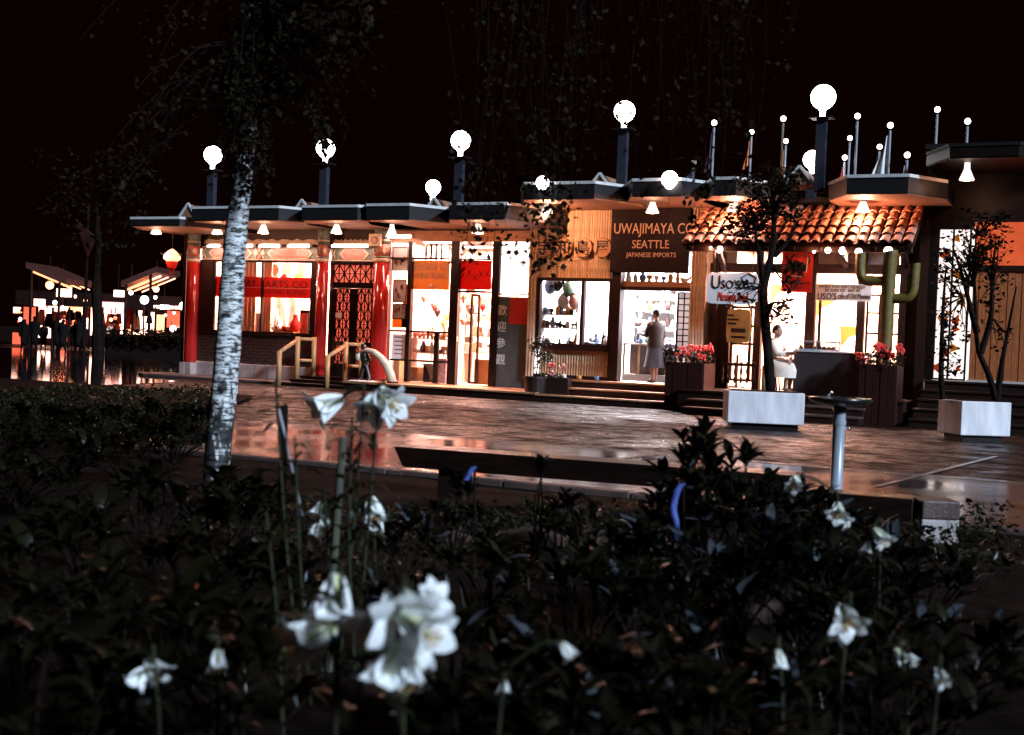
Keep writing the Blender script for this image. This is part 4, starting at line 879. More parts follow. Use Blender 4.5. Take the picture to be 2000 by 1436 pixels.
for px, py, mt, s_ in ((1101, 741, 'pottery_white', 'white cup on the landing edge'), (1131, 741, 'pottery_amber', 'tiny amber jar on the landing edge'), (1165, 745, 'pottery_blue', 'small blue bowl on the landing near the door post')):
    p = P(px, py, -.42); tag(MB().lathe([(.04, 0), (.06, .05), (.055, .10), (.045, .10), (.045, .03), (.0001, .03)], (p.x, p.y, FC-.002), 12).build('small_pot', mt, smooth=True), s_, 'pot')
# white concrete tree boxes
def tree_box(pl, pr, ptop, rz, label, dp=.75):
    a, b_ = G(*pl), G(*pr); c = (a+b_)/2; w_ = (b_-a).length; d = Vector((math.cos(rz), math.sin(rz), 0)); 
    sc_ = FPX/((c-C).dot(FW)); h = (pl[1]-ptop)/sc_; w_ = (pr[0]-pl[0])/sc_/max(.5, d.dot(R0))
    t = thing('tree_box', c+V(-d.y, d.x, 0)*dp/2, label, 'planter', world=False, rz=rz)
    MB().box(-w_/2, w_/2, -dp/2, dp/2, .10, h).build('box', 'white_concrete', t, bevel=.015, local=True); MB().box(-w_/2+.08, w_/2-.08, -dp/2+.08, dp/2-.08, 0, .10).build('recessed_base', 'black_paint', t, local=True)
    MB().box(-w_/2+.06, w_/2-.06, -dp/2+.06, dp/2-.06, h, h+.012).build('soil', 'soil', t, local=True)
    return t.location, h
tb1, h1 = tree_box((1420, 838), (1568, 842), 764, RAD(23), 'white concrete box with one young tree before the cantina counter')
tb2, h2 = tree_box((1872, 862), (1976, 866), 783, RAD(36), 'white concrete tree box before the corner shop steps')
# ================================================================ COUNTER, CACTUS, GOODS
random.seed(21)
x0, x1, z0, z1 = R(1549, 686, 1690, 776, -1.35)
t = thing('serving_counter', ((x0+x1)/2, -1.0, FD), 'grey panelled serving counter on the cantina deck', 'counter')
piece('front_panel', 'counter_grey', t, (x0, x1, -1.35, -1.28, FD, z1-.03)); piece('end_panel', 'counter_grey', t, (x0, x0+.05, -1.28, -.75, FD, z1-.03)); piece('end_panel', 'counter_grey', t, (x1-.05, x1, -1.28, -.75, FD, z1-.03)); piece('top', 'trim', t, (x0-.02, x1+.02, -1.37, -.72, z1-.03, z1+.0))
cx0, cx1, cz0, cz1 = R(1555, 666, 1635, 686, -1.2); cz0 = z1+.002
t = thing('glass_food_case', ((cx0+cx1)/2, -1.1, cz0), 'small metal framed glass case of food on the grey counter', 'display case')
b = MB()
for yy in (-1.28, -.92):
    b.box(cx0, cx1, yy, yy+.02, cz0, cz0+.03).box(cx0, cx1, yy, yy+.02, cz1-.03, cz1)
    for xx in (cx0, (cx0+cx1)/2, cx1-.02): b.box(xx, xx+.02, yy, yy+.02, cz0+.03, cz1-.03)
b.build('case_frame', 'metal_pole', t); MB().box(cx0+.02, cx1-.02, -1.272, -1.268, cz0+.03, cz1-.03).build('pane', 'case_glass', t); piece('case_top', 'metal_pole', t, (cx0, cx1, -1.258, -.922, cz1-.02, cz1-.005))
for i in range(8): p = V(cx0+.08+(cx1-cx0-.16)*i/7, -1.1+rnd(-.06, .06), cz0); tag(MB().ball(p+V(0, 0, .05), .05, 8, .04).build('pastry', random.choice(('pottery_amber', 'terracotta', 'cardboard')), smooth=True), 'browned pastry lying in the glass food case', 'food', 'pastries in the glass case')
# cactus
YC = -1.5
t = thing('cactus', (P(1733, 690, YC).x, YC, 1.0), 'tall olive painted cactus with three arms beside the cantina window', 'cactus')
def ribbed(path, r, nm):
    path = [Vector(p) for p in path]; k = len(path); n = 20; b = MB(); b.tube(path, [r]*(k-1)+[r*.55], n)
    vs = [Vector(v) for v in b.v]
    for i in range(k):
        for j in range(n):
            v = vs[i*n+j]; v2 = path[i]+(v-path[i])*(1.0 if j % 2 else .82); b.v[i*n+j] = tuple(v2)
    return b.build(nm, 'cactus', t, smooth=True)
def sm(pts, n=4):
    pts = [Vector(p) for p in pts]; out = []
    for i in range(len(pts)-1):
        p0, p1, p2, p3 = pts[max(i-1, 0)], pts[i], pts[i+1], pts[min(i+2, len(pts)-1)]
        for k in range(n):
            u = k/n; out.append(.5*((2*p1)+(-p0+p2)*u+(2*p0-5*p1+4*p2-p3)*u*u+(-p0+3*p1-3*p2+p3)*u**3))
    return out+[pts[-1]]
ribbed(sm([P(x, y, YC) for x, y in ((1728, 700), (1731, 640), (1734, 580), (1737, 530), (1740, 497), (1740, 490))]), .135, 'trunk')
ribbed(sm([P(x, y, YC) for x, y in ((1730, 549), (1708, 549), (1690, 547), (1682, 538), (1680, 520), (1681, 500), (1681, 494))]), .10, 'arm'); ribbed(sm([P(x, y, YC+.02) for x, y in ((1735, 583), (1760, 583), (1776, 578), (1783, 564), (1785, 545), (1787, 520), (1787, 515))]), .10, 'arm')
# ---- goods
CW = dict(pottery_white='white', pottery_blue='blue', pottery_black='black', pottery_amber='amber', pottery_green='green', cloth_pink='pink', cloth_pale='pale', paper_white='white', cardboard='tan', ornament_pink='dull red', red_cloth='red', dark_wood='dark brown', far_dark='black', paper_rust='rust red', far_red='red', far_window_warm='orange', far_lamp='white', sign_white='pinkish')
VP = [[(.05, 0), (.09, .06), (.10, .14), (.05, .22), (.035, .27), (.05, .30)], [(.04, 0), (.05, .02), (.03, .05), (.08, .10), (.09, .16), (.07, .18)], [(.07, 0), (.08, .10), (.08, .20), (.05, .22), (.05, .24)], [(.05, 0), (.11, .05), (.12, .10), (.11, .11)], [(.045, 0), (.06, .12), (.045, .24), (.02, .30), (.022, .38)]]
def vase(p, mat, label, k=None, s=1., cat='vase', group=None, name='vase'):
    pr = VP[k if k is not None else random.randrange(5)]; o = MB().lathe([(r*s, z*s) for r, z in pr], (p[0], p[1], p[2]), 12).build(name, mat, smooth=True); return tag(o, CW[mat]+' '+label.replace('dark vase', 'vase').replace('white vase', 'vase'), cat, group)
def shelf_unit(name, x0, x1, y0, y1, zf, levels, label, mat='warm_wood'):
    t = thing(name, ((x0+x1)/2, (y0+y1)/2, zf), label, 'shelves')
    for q in (x0, x1-.03): piece('upright', mat, t, (q, q+.03, y0, y1, zf, levels[-1]+.3))
    for z in levels: piece('shelf_board', mat, t, (x0+.03, x1-.03, y0, y1, z-.025, z))
    return t
# arts shop window display
t = thing('slat_screen', (-20, .5, FA), 'bamboo coloured slatted screen behind the arts shop window', 'screen')
for a, b in ((470, 500), (512, 530)):
    xa, xb = P(a, 580, .6).x, P(b, 580, .6).x; n = 4
    for i in range(n): piece('slat', 'bamboo', t, (xa+(xb-xa)*i/n, xa+(xb-xa)*(i+.88)/n, .6, .63, 1.0, 3.4))
for a, b, zt, mt, s_ in ((408+80, 506, 1.78, 'black_lacquer', 'dark cabinet in the arts window left of the mullion'), (588, 606, 1.9, 'black_lacquer', 'dark cabinet in the arts window by the slim column')):
    xa, xb = P(a, 620, .9).x, P(b, 620, .9).x; c = thing('cabinet', ((xa+xb)/2, 1.0, FA), s_, 'cabinet'); piece('carcass', mt, c, (xa, xb, .85, 1.3, FA, zt)); piece('cabinet_door', 'ornament_pink', c, (xa+.04, xb-.04, .83, .848, FA+.3, zt-.08))
tb = thing('display_table', (P(545, 640, .8).x, .8, FA), 'low display table inside the arts window', 'table'); xa, xb = P(520, 640, .8).x, P(586, 640, .8).x
piece('table_top', 'warm_wood', tb, (xa, xb, .5, 1.1, 1.28, 1.32))
for q in (xa+.03, xb-.07):
    for y in (.53, 1.03): piece('leg', 'warm_wood', tb, (q, q+.04, y, y+.04, FA, 1.28))
for i in range(9):
    vase((xa+.06+(xb-xa-.12)*i/8, rnd(.58, 1.0), 1.32), random.choice(('pottery_white', 'cloth_pink', 'pottery_white', 'pottery_amber', 'red_cloth')), 'ornament standing on the display table in the arts window', None, rnd(.8, 1.5), 'ornament', 'ornaments on the arts window table', 'ornament')
gw = [(548, 596, 'cloth_pale'), (575, 600, 'cloth_pale'), (440, 590, 'cloth_pink')]
for px, py, mt in gw:
    p = P(px, py, 1.4); o = MB().lathe([(.10, -.75), (.19, -.72), (.17, -.35), (.13, -.05), (.20, .22), (.17, .32), (.05, .36)], (p.x, p.y, p.z), 14, .6).build('hanging_robe', mt, smooth=True); tag(o, 'pale robe hanging inside the arts shop', 'robe', 'robes in the arts shop')
for i in range(12):
    p = P(rnd(440, 600), rnd(520, 545), rnd(.8, 2.4)); fm = random.choice(('cloth_pink', 'pottery_amber', 'cloth_pale', 'ornament_pink', 'pottery_green')); o = thing('hanging_fan', p, 'round '+CW[fm]+' paper fan hanging inside the arts shop', 'fan', 'paper fans in the arts shop'); MB().tube([(p.x, p.y, p.z), (p.x, p.y+.012, p.z)], rnd(.09, .16), 14).build('fan_leaf', fm, o); MB().tube([(p.x, p.y+.006, p.z+.1), (p.x, p.y+.006, ZC)], .004, 5).build('string', 'dark_metal', o)
# bazaar interior
for i in range(16):
    p = P(rnd(808, 958), rnd(575, 640), rnd(1.0, 2.9)); fm = random.choice(('cloth_pink', 'pottery_amber', 'red_cloth', 'pottery_green', 'ornament_pink', 'dark_wood')); o = thing('hanging_trinket', p, 'small '+CW[fm]+' trinket hanging inside the glazed bazaar', 'trinket', 'trinkets hanging in the bazaar'); MB().lathe([(.02, .12), (.07, .06), (.09, 0), (.05, -.08), (.01, -.14)], tuple(p), 10).build('body', fm, o, smooth=True); MB().tube([(p.x, p.y, p.z+.1), (p.x, p.y, ZC)], .004, 5).build('string', 'dark_metal', o)
t = shelf_unit('goods_shelves', P(905, 650, 1.6).x, P(962, 650, 1.6).x, 1.6, 2.1, FB, [1.0, 1.4, 1.8, 2.2, 2.6], 'timber shelves of folded cloth seen through the bazaar entrance', 'cloth_pale')
xa, xb = P(905, 650, 1.6).x+.05, P(962, 650, 1.6).x-.05
for z in (1.0, 1.4, 1.8, 2.2, 2.6):
    x = xa
    while x < xb-.08:
        wd = rnd(.10, .2); o = MB().box(x, x+wd-.01, 1.62, 1.98, z, z+rnd(.08, .28)).build('folded_cloth', random.choice(('cloth_pink', 'cloth_pale', 'paper_white', 'cardboard', 'ornament_pink')), bevel=.015); tag(o, {m_[k].name: v for k, v in CW.items()}[o.data.materials[0].name]+' folded cloth stacked on the bazaar shelves', 'cloth', 'folded cloth on the bazaar shelves'); x += wd
xa, xb = P(926, 720, .9).x, P(957, 720, .9).x; o = thing('wooden_crate', ((xa+xb)/2, 1.1, FB), 'plain wooden crate on the floor inside the bazaar entrance', 'crate')
for i in range(4): piece('crate_board', 'warm_wood', o, (xa+(xb-xa)*i/4, xa+(xb-xa)*(i+.95)/4, .9, .92, FB, FB+.6))
piece('crate_body', 'cardboard', o, (xa+.01, xb-.01, .921, 1.3, FB, FB+.58))
xa, xb = P(806, 640, 1.2).x, P(876, 640, 1.2).x
t = thing('lattice_partition', ((xa+xb)/2, 1.6, FB), 'thin lined white partition inside the bazaar', 'partition'); 
for i in range(4): piece('partition_rail', 'cloth_pink', t, (xa+(xb-xa)*i/3-.012, xa+(xb-xa)*i/3+.012, 1.6, 1.63, FB, 2.7))
for z in (1.55, 2.7): piece('partition_rail', 'cloth_pink', t, (xa, xb, 1.61, 1.625, z-.012, z+.012))
for k, (a, b, zt, mt, s_) in enumerate(((832, 862, .66, 'black_lacquer', 'black chest behind the bazaar window'), (768, 786, .9, 'cardboard', 'upright paper roll bin in the narrow bazaar window'), (806, 822, .56, 'warm_wood', 'low pale box behind the bazaar window'), (862, 877, .8, 'cloth_pink', 'bundle of patterned cloth beside the thick bazaar post'))):
    xa, xb = P(a, 720, .5).x, P(b, 720, .5).x; o = thing('stock_box', ((xa+xb)/2, .5, FB), s_, 'box'); piece('body', mt, o, (xa, xb, .35, .75, FB, zt), bevel=.02); piece('lid', mt, o, (xa-.01, xb+.01, .34, .76, zt, zt+.03))
xa, xb = P(803, 700, .9).x, P(878, 700, .9).x; t = shelf_unit('low_shelves', xa, xb, .8, 1.15, FB, [.95, 1.3], 'low shelves of toys behind the bazaar window', 'cloth_pale')
for z in (.95, 1.3):
    for i in range(9): vase((xa+.08+(xb-xa-.16)*i/8, .95, z), random.choice(('cloth_pink', 'pottery_amber', 'ornament_pink', 'pottery_white', 'dark_wood')), 'small ornament on the low bazaar shelves', None, rnd(.6, .95), 'ornament', 'ornaments on the low bazaar shelves', 'ornament')
for i in range(6):
    p = P(818+i*10, 488+rnd(-4, 8), 1.5); tag(MB().box(p.x-.12, p.x+.1, 1.5, 1.52, p.z-.3, p.z+.2).build('hanging_scroll', random.choice(('cloth_pale', 'paper_white', 'cloth_pink'))), 'pale scroll hanging high inside the bazaar', 'scroll', 'scrolls hanging in the bazaar')
# import shop window and interior
xa, xb = P(1056, 620, .35).x, P(1132, 620, .35).x
t = shelf_unit('pottery_shelves', xa, xb, .25, .55, 1.24, [P(1095, 640, .3).z+.0, P(1095, 614, .3).z], 'white shelves of pottery in the import shop window', 'white_paint')
PM = ('pottery_white', 'pottery_blue', 'pottery_black', 'pottery_amber', 'pottery_green', 'pottery_white', 'pottery_black')
for z in (1.245, P(1095, 640, .3).z, P(1095, 614, .3).z):
    for i in range(9): vase((xa+.08+(xb-xa-.16)*i/8, rnd(.32, .48), z), random.choice(PM), 'glazed pot on the import shop window shelves', None, rnd(.55, .85), 'pottery', 'pots on the window shelves')
for i in range(16): vase((rnd(P(1142, 660, .3).x, P(1192, 660, .3).x), rnd(.22, .6), 1.245), random.choice(('pottery_black', 'pottery_black', 'pottery_white', 'pottery_blue', 'pottery_black')), 'dark vase crowded on the import shop ledge by the door post', None, rnd(.7, 1.3), 'vase', 'dark vases on the window ledge')
for px, py, mt in ((1075, 560, 'pottery_blue'), (1110, 565, 'pottery_green'), (1122, 590, 'cloth_pink'), (1100, 590, 'pottery_white'), (1088, 555, 'pottery_black')):
    p = P(px, py, .5); o = thing('paper_lantern', (p.x, p.y, p.z), 'small '+CW[mt]+' paper lantern hanging in the import shop window', 'lantern', 'paper lanterns in the window'); MB().ball(p, .14, 12, .19).build('paper_body', mt, o, smooth=True); MB().tube([p+V(0, 0, .18), V(p.x, p.y, ZC)], .006, 5).build('string', 'dark_metal', o)
    MB().lathe([(.07, .17), (.07, .20)], tuple(p), 10).build('ring', 'black_lacquer', o)
xa, xb = P(1213, 700, .8).x, P(1300, 700, .8).x
t = thing('glass_counter', ((xa+xb)/2, 1.1, FC), 'low glass fronted counter with goods inside the import shop door', 'counter')
piece('plinth', 'white_paint', t, (xa, xb, .9, 1.4, FC, FC+.15)); piece('top', 'white_paint', t, (xa-.02, xb+.02, .86, 1.42, FC+.82, FC+.86)); piece('back', 'dark_wood', t, (xa, xb, 1.36, 1.40, FC+.15, FC+.82))
for q in (xa, xa+.36, xb-.04): piece('upright', 'bamboo', t, (q, q+.04, .9, .94, FC+.15, FC+.82))
MB().box(xa+.04, xb-.04, .905, .912, FC+.15, FC+.82).build('pane', 'case_glass', t)
for i in range(12): vase((rnd(xa+.05, xb-.1), rnd(.95, 1.3), FC+.862), random.choice(PM), 'small bowl on the glass counter of the import shop', None, rnd(.5, .9), 'bowl', 'bowls on the glass counter', 'bowl')
xa, xb = P(1235, 640, 3.0).x, P(1320, 640, 3.0).x; lv = [1.4, 1.8, 2.2, 2.6]
t = shelf_unit('wall_shelves', xa, xb, 3.0, 3.3, FC, lv, 'white wall shelves at the back of the import shop', 'white_paint')
for z in lv:
    for i in range(7): vase((xa+.1+(xb-xa-.2)*i/6, 3.1, z), random.choice(('cloth_pink', 'pottery_blue', 'pottery_white', 'pottery_amber', 'dark_wood')), 'small ware on the back shelves of the import shop', None, rnd(.6, 1.), 'ware', 'ware on the back shelves', 'small_ware')
for i in range(10): vase((P(1222, 540).x+(P(1346, 540).x-P(1222, 540).x)*i/9, .2, tz0+.03), random.choice(('pottery_white', 'pottery_white', 'pottery_blue', 'pottery_amber')), 'white vase lined up on the ledge over the import shop door', None, rnd(.7, 1.05), 'vase', 'vases over the door')
p = P(1312, 690, .5); tag(MB().ball((p.x, .6, 1.12), .30, 16, .36).build('big_jar', 'pottery_black', smooth=True), 'big round black jar just inside the import shop door', 'jar')
# cantina interior furniture
for px, Y, s_ in ((1640, 1.2, 'round cantina table behind the wide window'), (1545, 1.3, 'round cantina table behind the seated woman'), (1440, 1.0, 'round cantina table behind the low gate')):
    p = P(px, 700, Y); t = thing('cafe_table', (p.x, Y, FD), s_, 'table'); MB().lathe([(.36, .72), (.38, .74), (.36, .76)], (p.x, Y, FD), 20).build('table_top', 'white_paint', t); MB().lathe([(.20, 0), (.18, .03), (.03, .06), (.03, .72)], (p.x, Y, FD), 12).build('pedestal', 'dark_metal', t)
    for s in (-1, 1):
        q = V(p.x+.62*s, Y+.1, FD); c = thing('cafe_chair', q, s_.replace('round cantina table', ('left', 'right')[s > 0]+' chair at the cantina table'), 'chair')
        piece('seat', 'terracotta', c, (q.x-.2, q.x+.2, Y-.1, Y+.3, FD+.42, FD+.45)); piece('backrest', 'terracotta', c, (q.x+.17*s-.015, q.x+.17*s+.015, Y-.1, Y+.3, FD+.45, FD+.85))
        for dx in (-.17, .17):
            for dy in (-.07, .27): piece('leg', 'dark_wood', c, (q.x+dx-.018, q.x+dx+.018, Y+dy-.018, Y+dy+.018, FD, FD+.42))
for px, py, mt, s_, sz in ((1612, 600, 'orange_cloth', 'draped orange paper decoration in the wide cantina window', .28), (1520, 575, 'orange_cloth', 'orange paper decoration over the seated woman', .22), (1660, 660, 'orange_cloth', 'orange wall hanging deep in the cantina', .25), (1740, 645, 'cloth_pink', 'pink wall hanging behind the cactus', .25)):
    p = P(px, py, 1.6); tag(MB().prism_y([(p.x-sz*.9, p.z+sz), (p.x-sz*.75, p.z-sz*.9), (p.x-sz*.1, p.z+sz*.05), (p.x+sz*.5, p.z+sz*.3), (p.x+sz*1.1, p.z+sz)], 1.6, 1.62).build('paper_decoration', mt), s_, 'decoration')
# stone pillar stub beside the seated woman
p = P(1496, 735, -1.6); tag(MB().lathe([(.08, 0), (.085, .3), (.08, .52), (.09, .53), (.09, .56)], (p.x, -1.6, FD), 16).build('short_pillar', 'cloth_pale', smooth=True), 'short pale pillar in front of the seated woman', 'pillar')
# ================================================================ PEOPLE
def person_parts(t, J, hs, skin='skin', vox=.014):
    caps = []
    for a, r0, b, r1 in (('neck', .052, 'head', .055), ('chest', .115, 'neck', .06), ('pelvis', .135, 'chest', .125), ('shl', .058, 'ell', .042), ('ell', .042, 'wrl', .028), ('shr', .058, 'elr', .042), ('elr', .042, 'wrr', .028), ('shl', .07, 'chest', .10), ('shr', .07, 'chest', .10),
                         ('hipl', .095, 'knl', .062), ('knl', .062, 'anl', .038), ('hipr', .095, 'knr', .062), ('knr', .062, 'anr', .038), ('anl', .038, 'tol', .034), ('anr', .038, 'tor', .034), ('hipl', .11, 'pelvis', .12), ('hipr', .11, 'pelvis', .12)):
        caps.append((J[a], r0*hs, J[b], r1*hs))
    h = J['head']; f = J['face']; s = f.cross(ZU).normalized()
    caps += [(h+ZU*.05*hs, .090*hs, h+ZU*.0*hs+f*.012, .080*hs), (h-ZU*.055*hs+f*.035, .052*hs, h-ZU*.06*hs+f*.04, .05*hs), (h+f*.088*hs-ZU*.005, .014*hs, h+f*.100*hs-ZU*.022, .016*hs)]
    for q in (-1, 1): caps.append((h+s*.086*hs*q, .018*hs, h+s*.086*hs*q-ZU*.03, .014*hs))
    for wn, en in (('wrl', 'ell'), ('wrr', 'elr')):
        d = (J[wn]-J[en]).normalized(); u = d.cross(f); u = u.normalized() if u.length > .1 else s; caps.append((J[wn]+d*.03, .030*hs, J[wn]+d*.085*hs, .026*hs))
        for k, ln in enumerate((.062, .075, .07, .055)):
            b0 = J[wn]+d*.085*hs+u*(k-1.5)*.020*hs; m1 = b0+d*ln*.55*hs; caps.append((b0, .0095*hs, m1, .009*hs)); caps.append((m1, .009*hs, m1+(d*.7-ZU*.5).normalized()*ln*.45*hs, .008*hs))
        caps.append((J[wn]+d*.035*hs+u*.03*hs, .011*hs, J[wn]+d*.085*hs+u*.062*hs, .009*hs))
    blob_body(caps, 'body', skin, t, vox, 2)
    hb = MB(); hb.ball(h+ZU*.065*hs-f*.018, .100*hs, 14, .088*hs); hb.ball(h+ZU*.02*hs-f*.065*hs, .07*hs, 12); o = hb.build('hair', 'hair', t, smooth=True)
    for q in (-1, 1): MB().ball(h+f*.078*hs+s*.033*q*hs+ZU*.012*hs, .011*hs, 8).build('eye', 'hair', t, smooth=True)
    MB().bar(h+f*.085*hs-s*.022-ZU*.055*hs, h+f*.085*hs+s*.022-ZU*.055*hs, .008, .008).build('mouth', 'letter_red', t)
def garment(name, rings, mat, t, n=24, fold=.0, nf=9):      # rings: (centre, rx along s, ry along f, s, f)
    b = MB(); vs = []; ph = rnd(0, 6)
    for k, (c, rx, ry, s, f) in enumerate(rings):
        for j in range(n):
            a = 2*math.pi*j/n; m = 1+fold*k/len(rings)*math.sin(nf*a+ph); vs.append(Vector(c)+s*(rx*m*math.cos(a))+f*(ry*m*math.sin(a)))
    fs = [(i*n+j, i*n+(j+1) % n, (i+1)*n+(j+1) % n, (i+1)*n+j) for i in range(len(rings)-1) for j in range(n)]
    return b.add(vs, fs).build(name, mat, t, smooth=True)
# standing woman in the import shop doorway, seen from behind and turned to the shelves
p = P(1277, 748, .35); b0 = V(p.x, .35, FC); f = V(-.80, .60, 0).normalized(); s = f.cross(ZU)
J = dict(head=b0+ZU*1.50+f*.02, neck=b0+ZU*1.37, chest=b0+ZU*1.18, pelvis=b0+ZU*.88, face=f)
for q, k in ((-1, 'l'), (1, 'r')):
    J['sh'+k] = b0+ZU*1.30+s*.165*q; J['hip'+k] = b0+ZU*.84+s*.085*q; J['kn'+k] = b0+ZU*.45+s*.085*q+f*(.06 if q > 0 else .0); J['an'+k] = b0+ZU*.08+s*.085*q+f*(.08 if q > 0 else -.1); J['to'+k] = J['an'+k]+f*.14-ZU*.045
J['ell'] = J['shl']-ZU*.26+f*.10-s*.02; J['wrl'] = J['ell']+f*.22+ZU*.04; J['elr'] = J['shr']-ZU*.28+s*.03; J['wrr'] = J['elr']-ZU*.2+f*.10
t = thing('person', b0, 'person in a dark coat and long skirt standing in the import shop doorway', 'person'); person_parts(t, J, 1.0)
garment('coat', [(b0+ZU*1.37, .07, .07, s, f), (b0+ZU*1.33, .17, .11, s, f), (b0+ZU*1.2, .20, .15, s, f), (b0+ZU*1.0, .17, .145, s, f), (b0+ZU*.86, .20, .175, s, f), (b0+ZU*.78, .21, .18, s, f)], 'coat_brown', t, fold=.02)
garment('skirt', [(b0+ZU*.90, .17, .15, s, f), (b0+ZU*.6, .20, .19, s, f), (b0+ZU*.34, .24, .23, s, f)], 'skirt_blue', t, fold=.10)
for q, k in ((-1, 'l'), (1, 'r')):
    MB().tube([J['sh'+k], J['el'+k], J['el'+k].lerp(J['wr'+k], .85)], [.075, .06, .045], 12).build('sleeve', 'coat_brown', t, smooth=True); MB().ball(J['an'+k]+f*.06-ZU*.03, .055, 10, .05).ball(J['to'+k]-ZU*.0, .048, 10, .035).build('shoe', 'shoe', t, smooth=True)
q = J['wrr']-ZU*.26+s*.06; hb = thing('handbag', q, 'dark handbag held by the person in the doorway', 'bag'); MB().prism_y([(q.x-.17, q.z-.10), (q.x+.17, q.z-.10), (q.x+.13, q.z+.12), (q.x-.13, q.z+.12)], q.y-.05, q.y+.05).build('bag_body', 'black_figure', hb, bevel=.02); MB().tube([(q.x+.1*math.cos(a), q.y, q.z+.12+.13*math.sin(a)) for a in [math.pi*i/8 for i in range(9)]], .01, 6).build('handle', 'black_figure', hb)
# seated woman at the cantina, facing the counter
YW = -1.2; hp = P(1510, 711, YW); f = V(.96, -.28, 0).normalized(); s = f.cross(ZU)
J = dict(pelvis=hp+ZU*.08, chest=hp+ZU*.34+f*.03, neck=hp+ZU*.52+f*.05, head=hp+ZU*.645+f*.08, face=f)
for q, k in ((-1, 'l'), (1, 'r')):
    J['sh'+k] = hp+ZU*.45+s*.165*q+f*.04; J['hip'+k] = hp+ZU*.05+s*.09*q; J['kn'+k] = hp+ZU*.06+f*.40+s*.09*q; J['an'+k] = V(0, 0, FD+.10-hp.z)+hp+f*.34+s*.08*q; J['to'+k] = J['an'+k]+f*.14-ZU*.05
    J['el'+k] = J['sh'+k]-ZU*.25+f*.14; J['wr'+k] = J['el'+k]+f*.22+ZU*.03-s*.04*q
t = thing('person', V(hp.x, YW, FD), 'person in a pale dress sitting on a stool by the cantina counter', 'person'); person_parts(t, J, 1.0)
garment('bodice', [(hp+ZU*.52+f*.04, .07, .07, s, f), (hp+ZU*.47+f*.04, .18, .11, s, f), (hp+ZU*.33+f*.03, .20, .165, s, f), (hp+ZU*.16, .16, .14, s, f), (hp+ZU*.05, .20, .18, s, f)], 'dress_cream', t, fold=.02)
garment('skirt', [(hp+ZU*.12-f*.02, .17, .15, s, f), (hp+ZU*.06+f*.05, .22, .24, s, f), (hp+ZU*.03+f*.14, .24, .34, s, f), (hp-ZU*.10+f*.20, .25, .33, s, f), (hp-ZU*.26+f*.22, .27, .30, s, f)], 'dress_cream', t, fold=.10, nf=11)
for k in 'lr': MB().tube([J['sh'+k], J['el'+k], J['el'+k].lerp(J['wr'+k], .8)], [.078, .065, .045], 12).build('sleeve', 'dress_cream', t, smooth=True); MB().ball(J['an'+k]+f*.05-ZU*.03, .05, 10, .045).ball(J['to'+k], .045, 10, .035).build('shoe', 'shoe', t, smooth=True)
sb = thing('stool', V(hp.x, YW, FD), 'low dark stool under the seated person', 'stool'); zs = hp.z-.06; MB().lathe([(.17, zs-.04), (.18, zs-.02), (.17, zs)], (hp.x, YW, 0), 16).build('seat', 'dark_wood', sb)
for k in range(4): a = k*1.57+.78; MB().tube([(hp.x+.12*math.cos(a), YW+.12*math.sin(a), zs-.03), (hp.x+.18*math.cos(a), YW+.18*math.sin(a), FD)], .016, 6).build('leg', 'dark_wood', sb)
# ================================================================ FAR STALLS AT THE LEFT
random.seed(5)
def fbox(b, px0, py0, px1, py1, dist, dep=.1, z0=None):
    sc_ = FPX/dist; c = D((px0+px1)/2, (py0+py1)/2, dist); w_ = (px1-px0)/sc_/2; h = (py1-py0)/sc_/2; zl = c.z-h if z0 is None else z0; zh = c.z+h
    ctr = V(c.x, c.y, 0); vs = [ctr+R0*(w_*i)+F0*(dep*j)+ZU*z for z in (zl, zh) for i, j in ((-1, 0), (1, 0), (1, 1), (-1, 1))]
    return b.add(vs, [(3,2,1,0),(4,5,6,7),(0,1,5,4),(1,2,6,5),(2,3,7,6),(3,0,4,7)])
DF = 62.
c = D(205, 640, DF); st_ = thing('stall_row', (c.x, c.y, ZG), 'far dark row of market stalls with glowing open fronts', 'building')
fbox(MB(), 30, 573, 355, 600, DF+1, 4).build('stall_wall', 'far_dark', st_); fbox(MB(), 60, 600, 350, 690, DF+5, .2, ZG).build('back_wall', 'far_dark', st_)
for a, b, c_, d, mt in ((75, 598, 100, 660, 'far_window'), (102, 598, 132, 645, 'far_window'), (134, 598, 160, 640, 'far_window_warm'), (160, 598, 172, 660, 'far_window'), (174, 598, 194, 655, 'far_window'), (200, 598, 243, 660, 'far_window'), (245, 606, 256, 655, 'far_window_warm'), (258, 598, 288, 655, 'far_window'), (291, 610, 300, 645, 'far_window'), (303, 615, 320, 650, 'far_window_warm'), (26, 600, 40, 612, 'far_window_warm'), (24, 650, 44, 690, 'far_red'), (46, 600, 70, 640, 'far_red'), (112, 646, 134, 668, 'far_red'), (204, 590, 240, 602, 'far_window_warm'), (322, 606, 350, 640, 'far_red'), (60, 575, 90, 590, 'far_red'), (140, 580, 180, 592, 'far_red')):
    fbox(MB(), a, b, c_, d, DF+4.6, .1).build('lit_opening', mt, st_)
for x in (70, 101, 133, 161, 173, 198, 244, 257, 289, 302, 322): fbox(MB(), x-1.5, 600, x+1.5, 690, DF, .15, ZG).build('stall_post', 'far_dark', st_)
for a, b, c_, d, s_ in ((185, 590, 244, 612, 'red lettered fascia panel over the far stalls'), (258, 595, 300, 607, 'dark red panel over the far stalls')): fbox(MB(), a, b, c_, d, DF+.7, .1).build('fascia_panel', 'far_red' if a < 200 else 'far_dark', st_, ).__setitem__('label', s_)
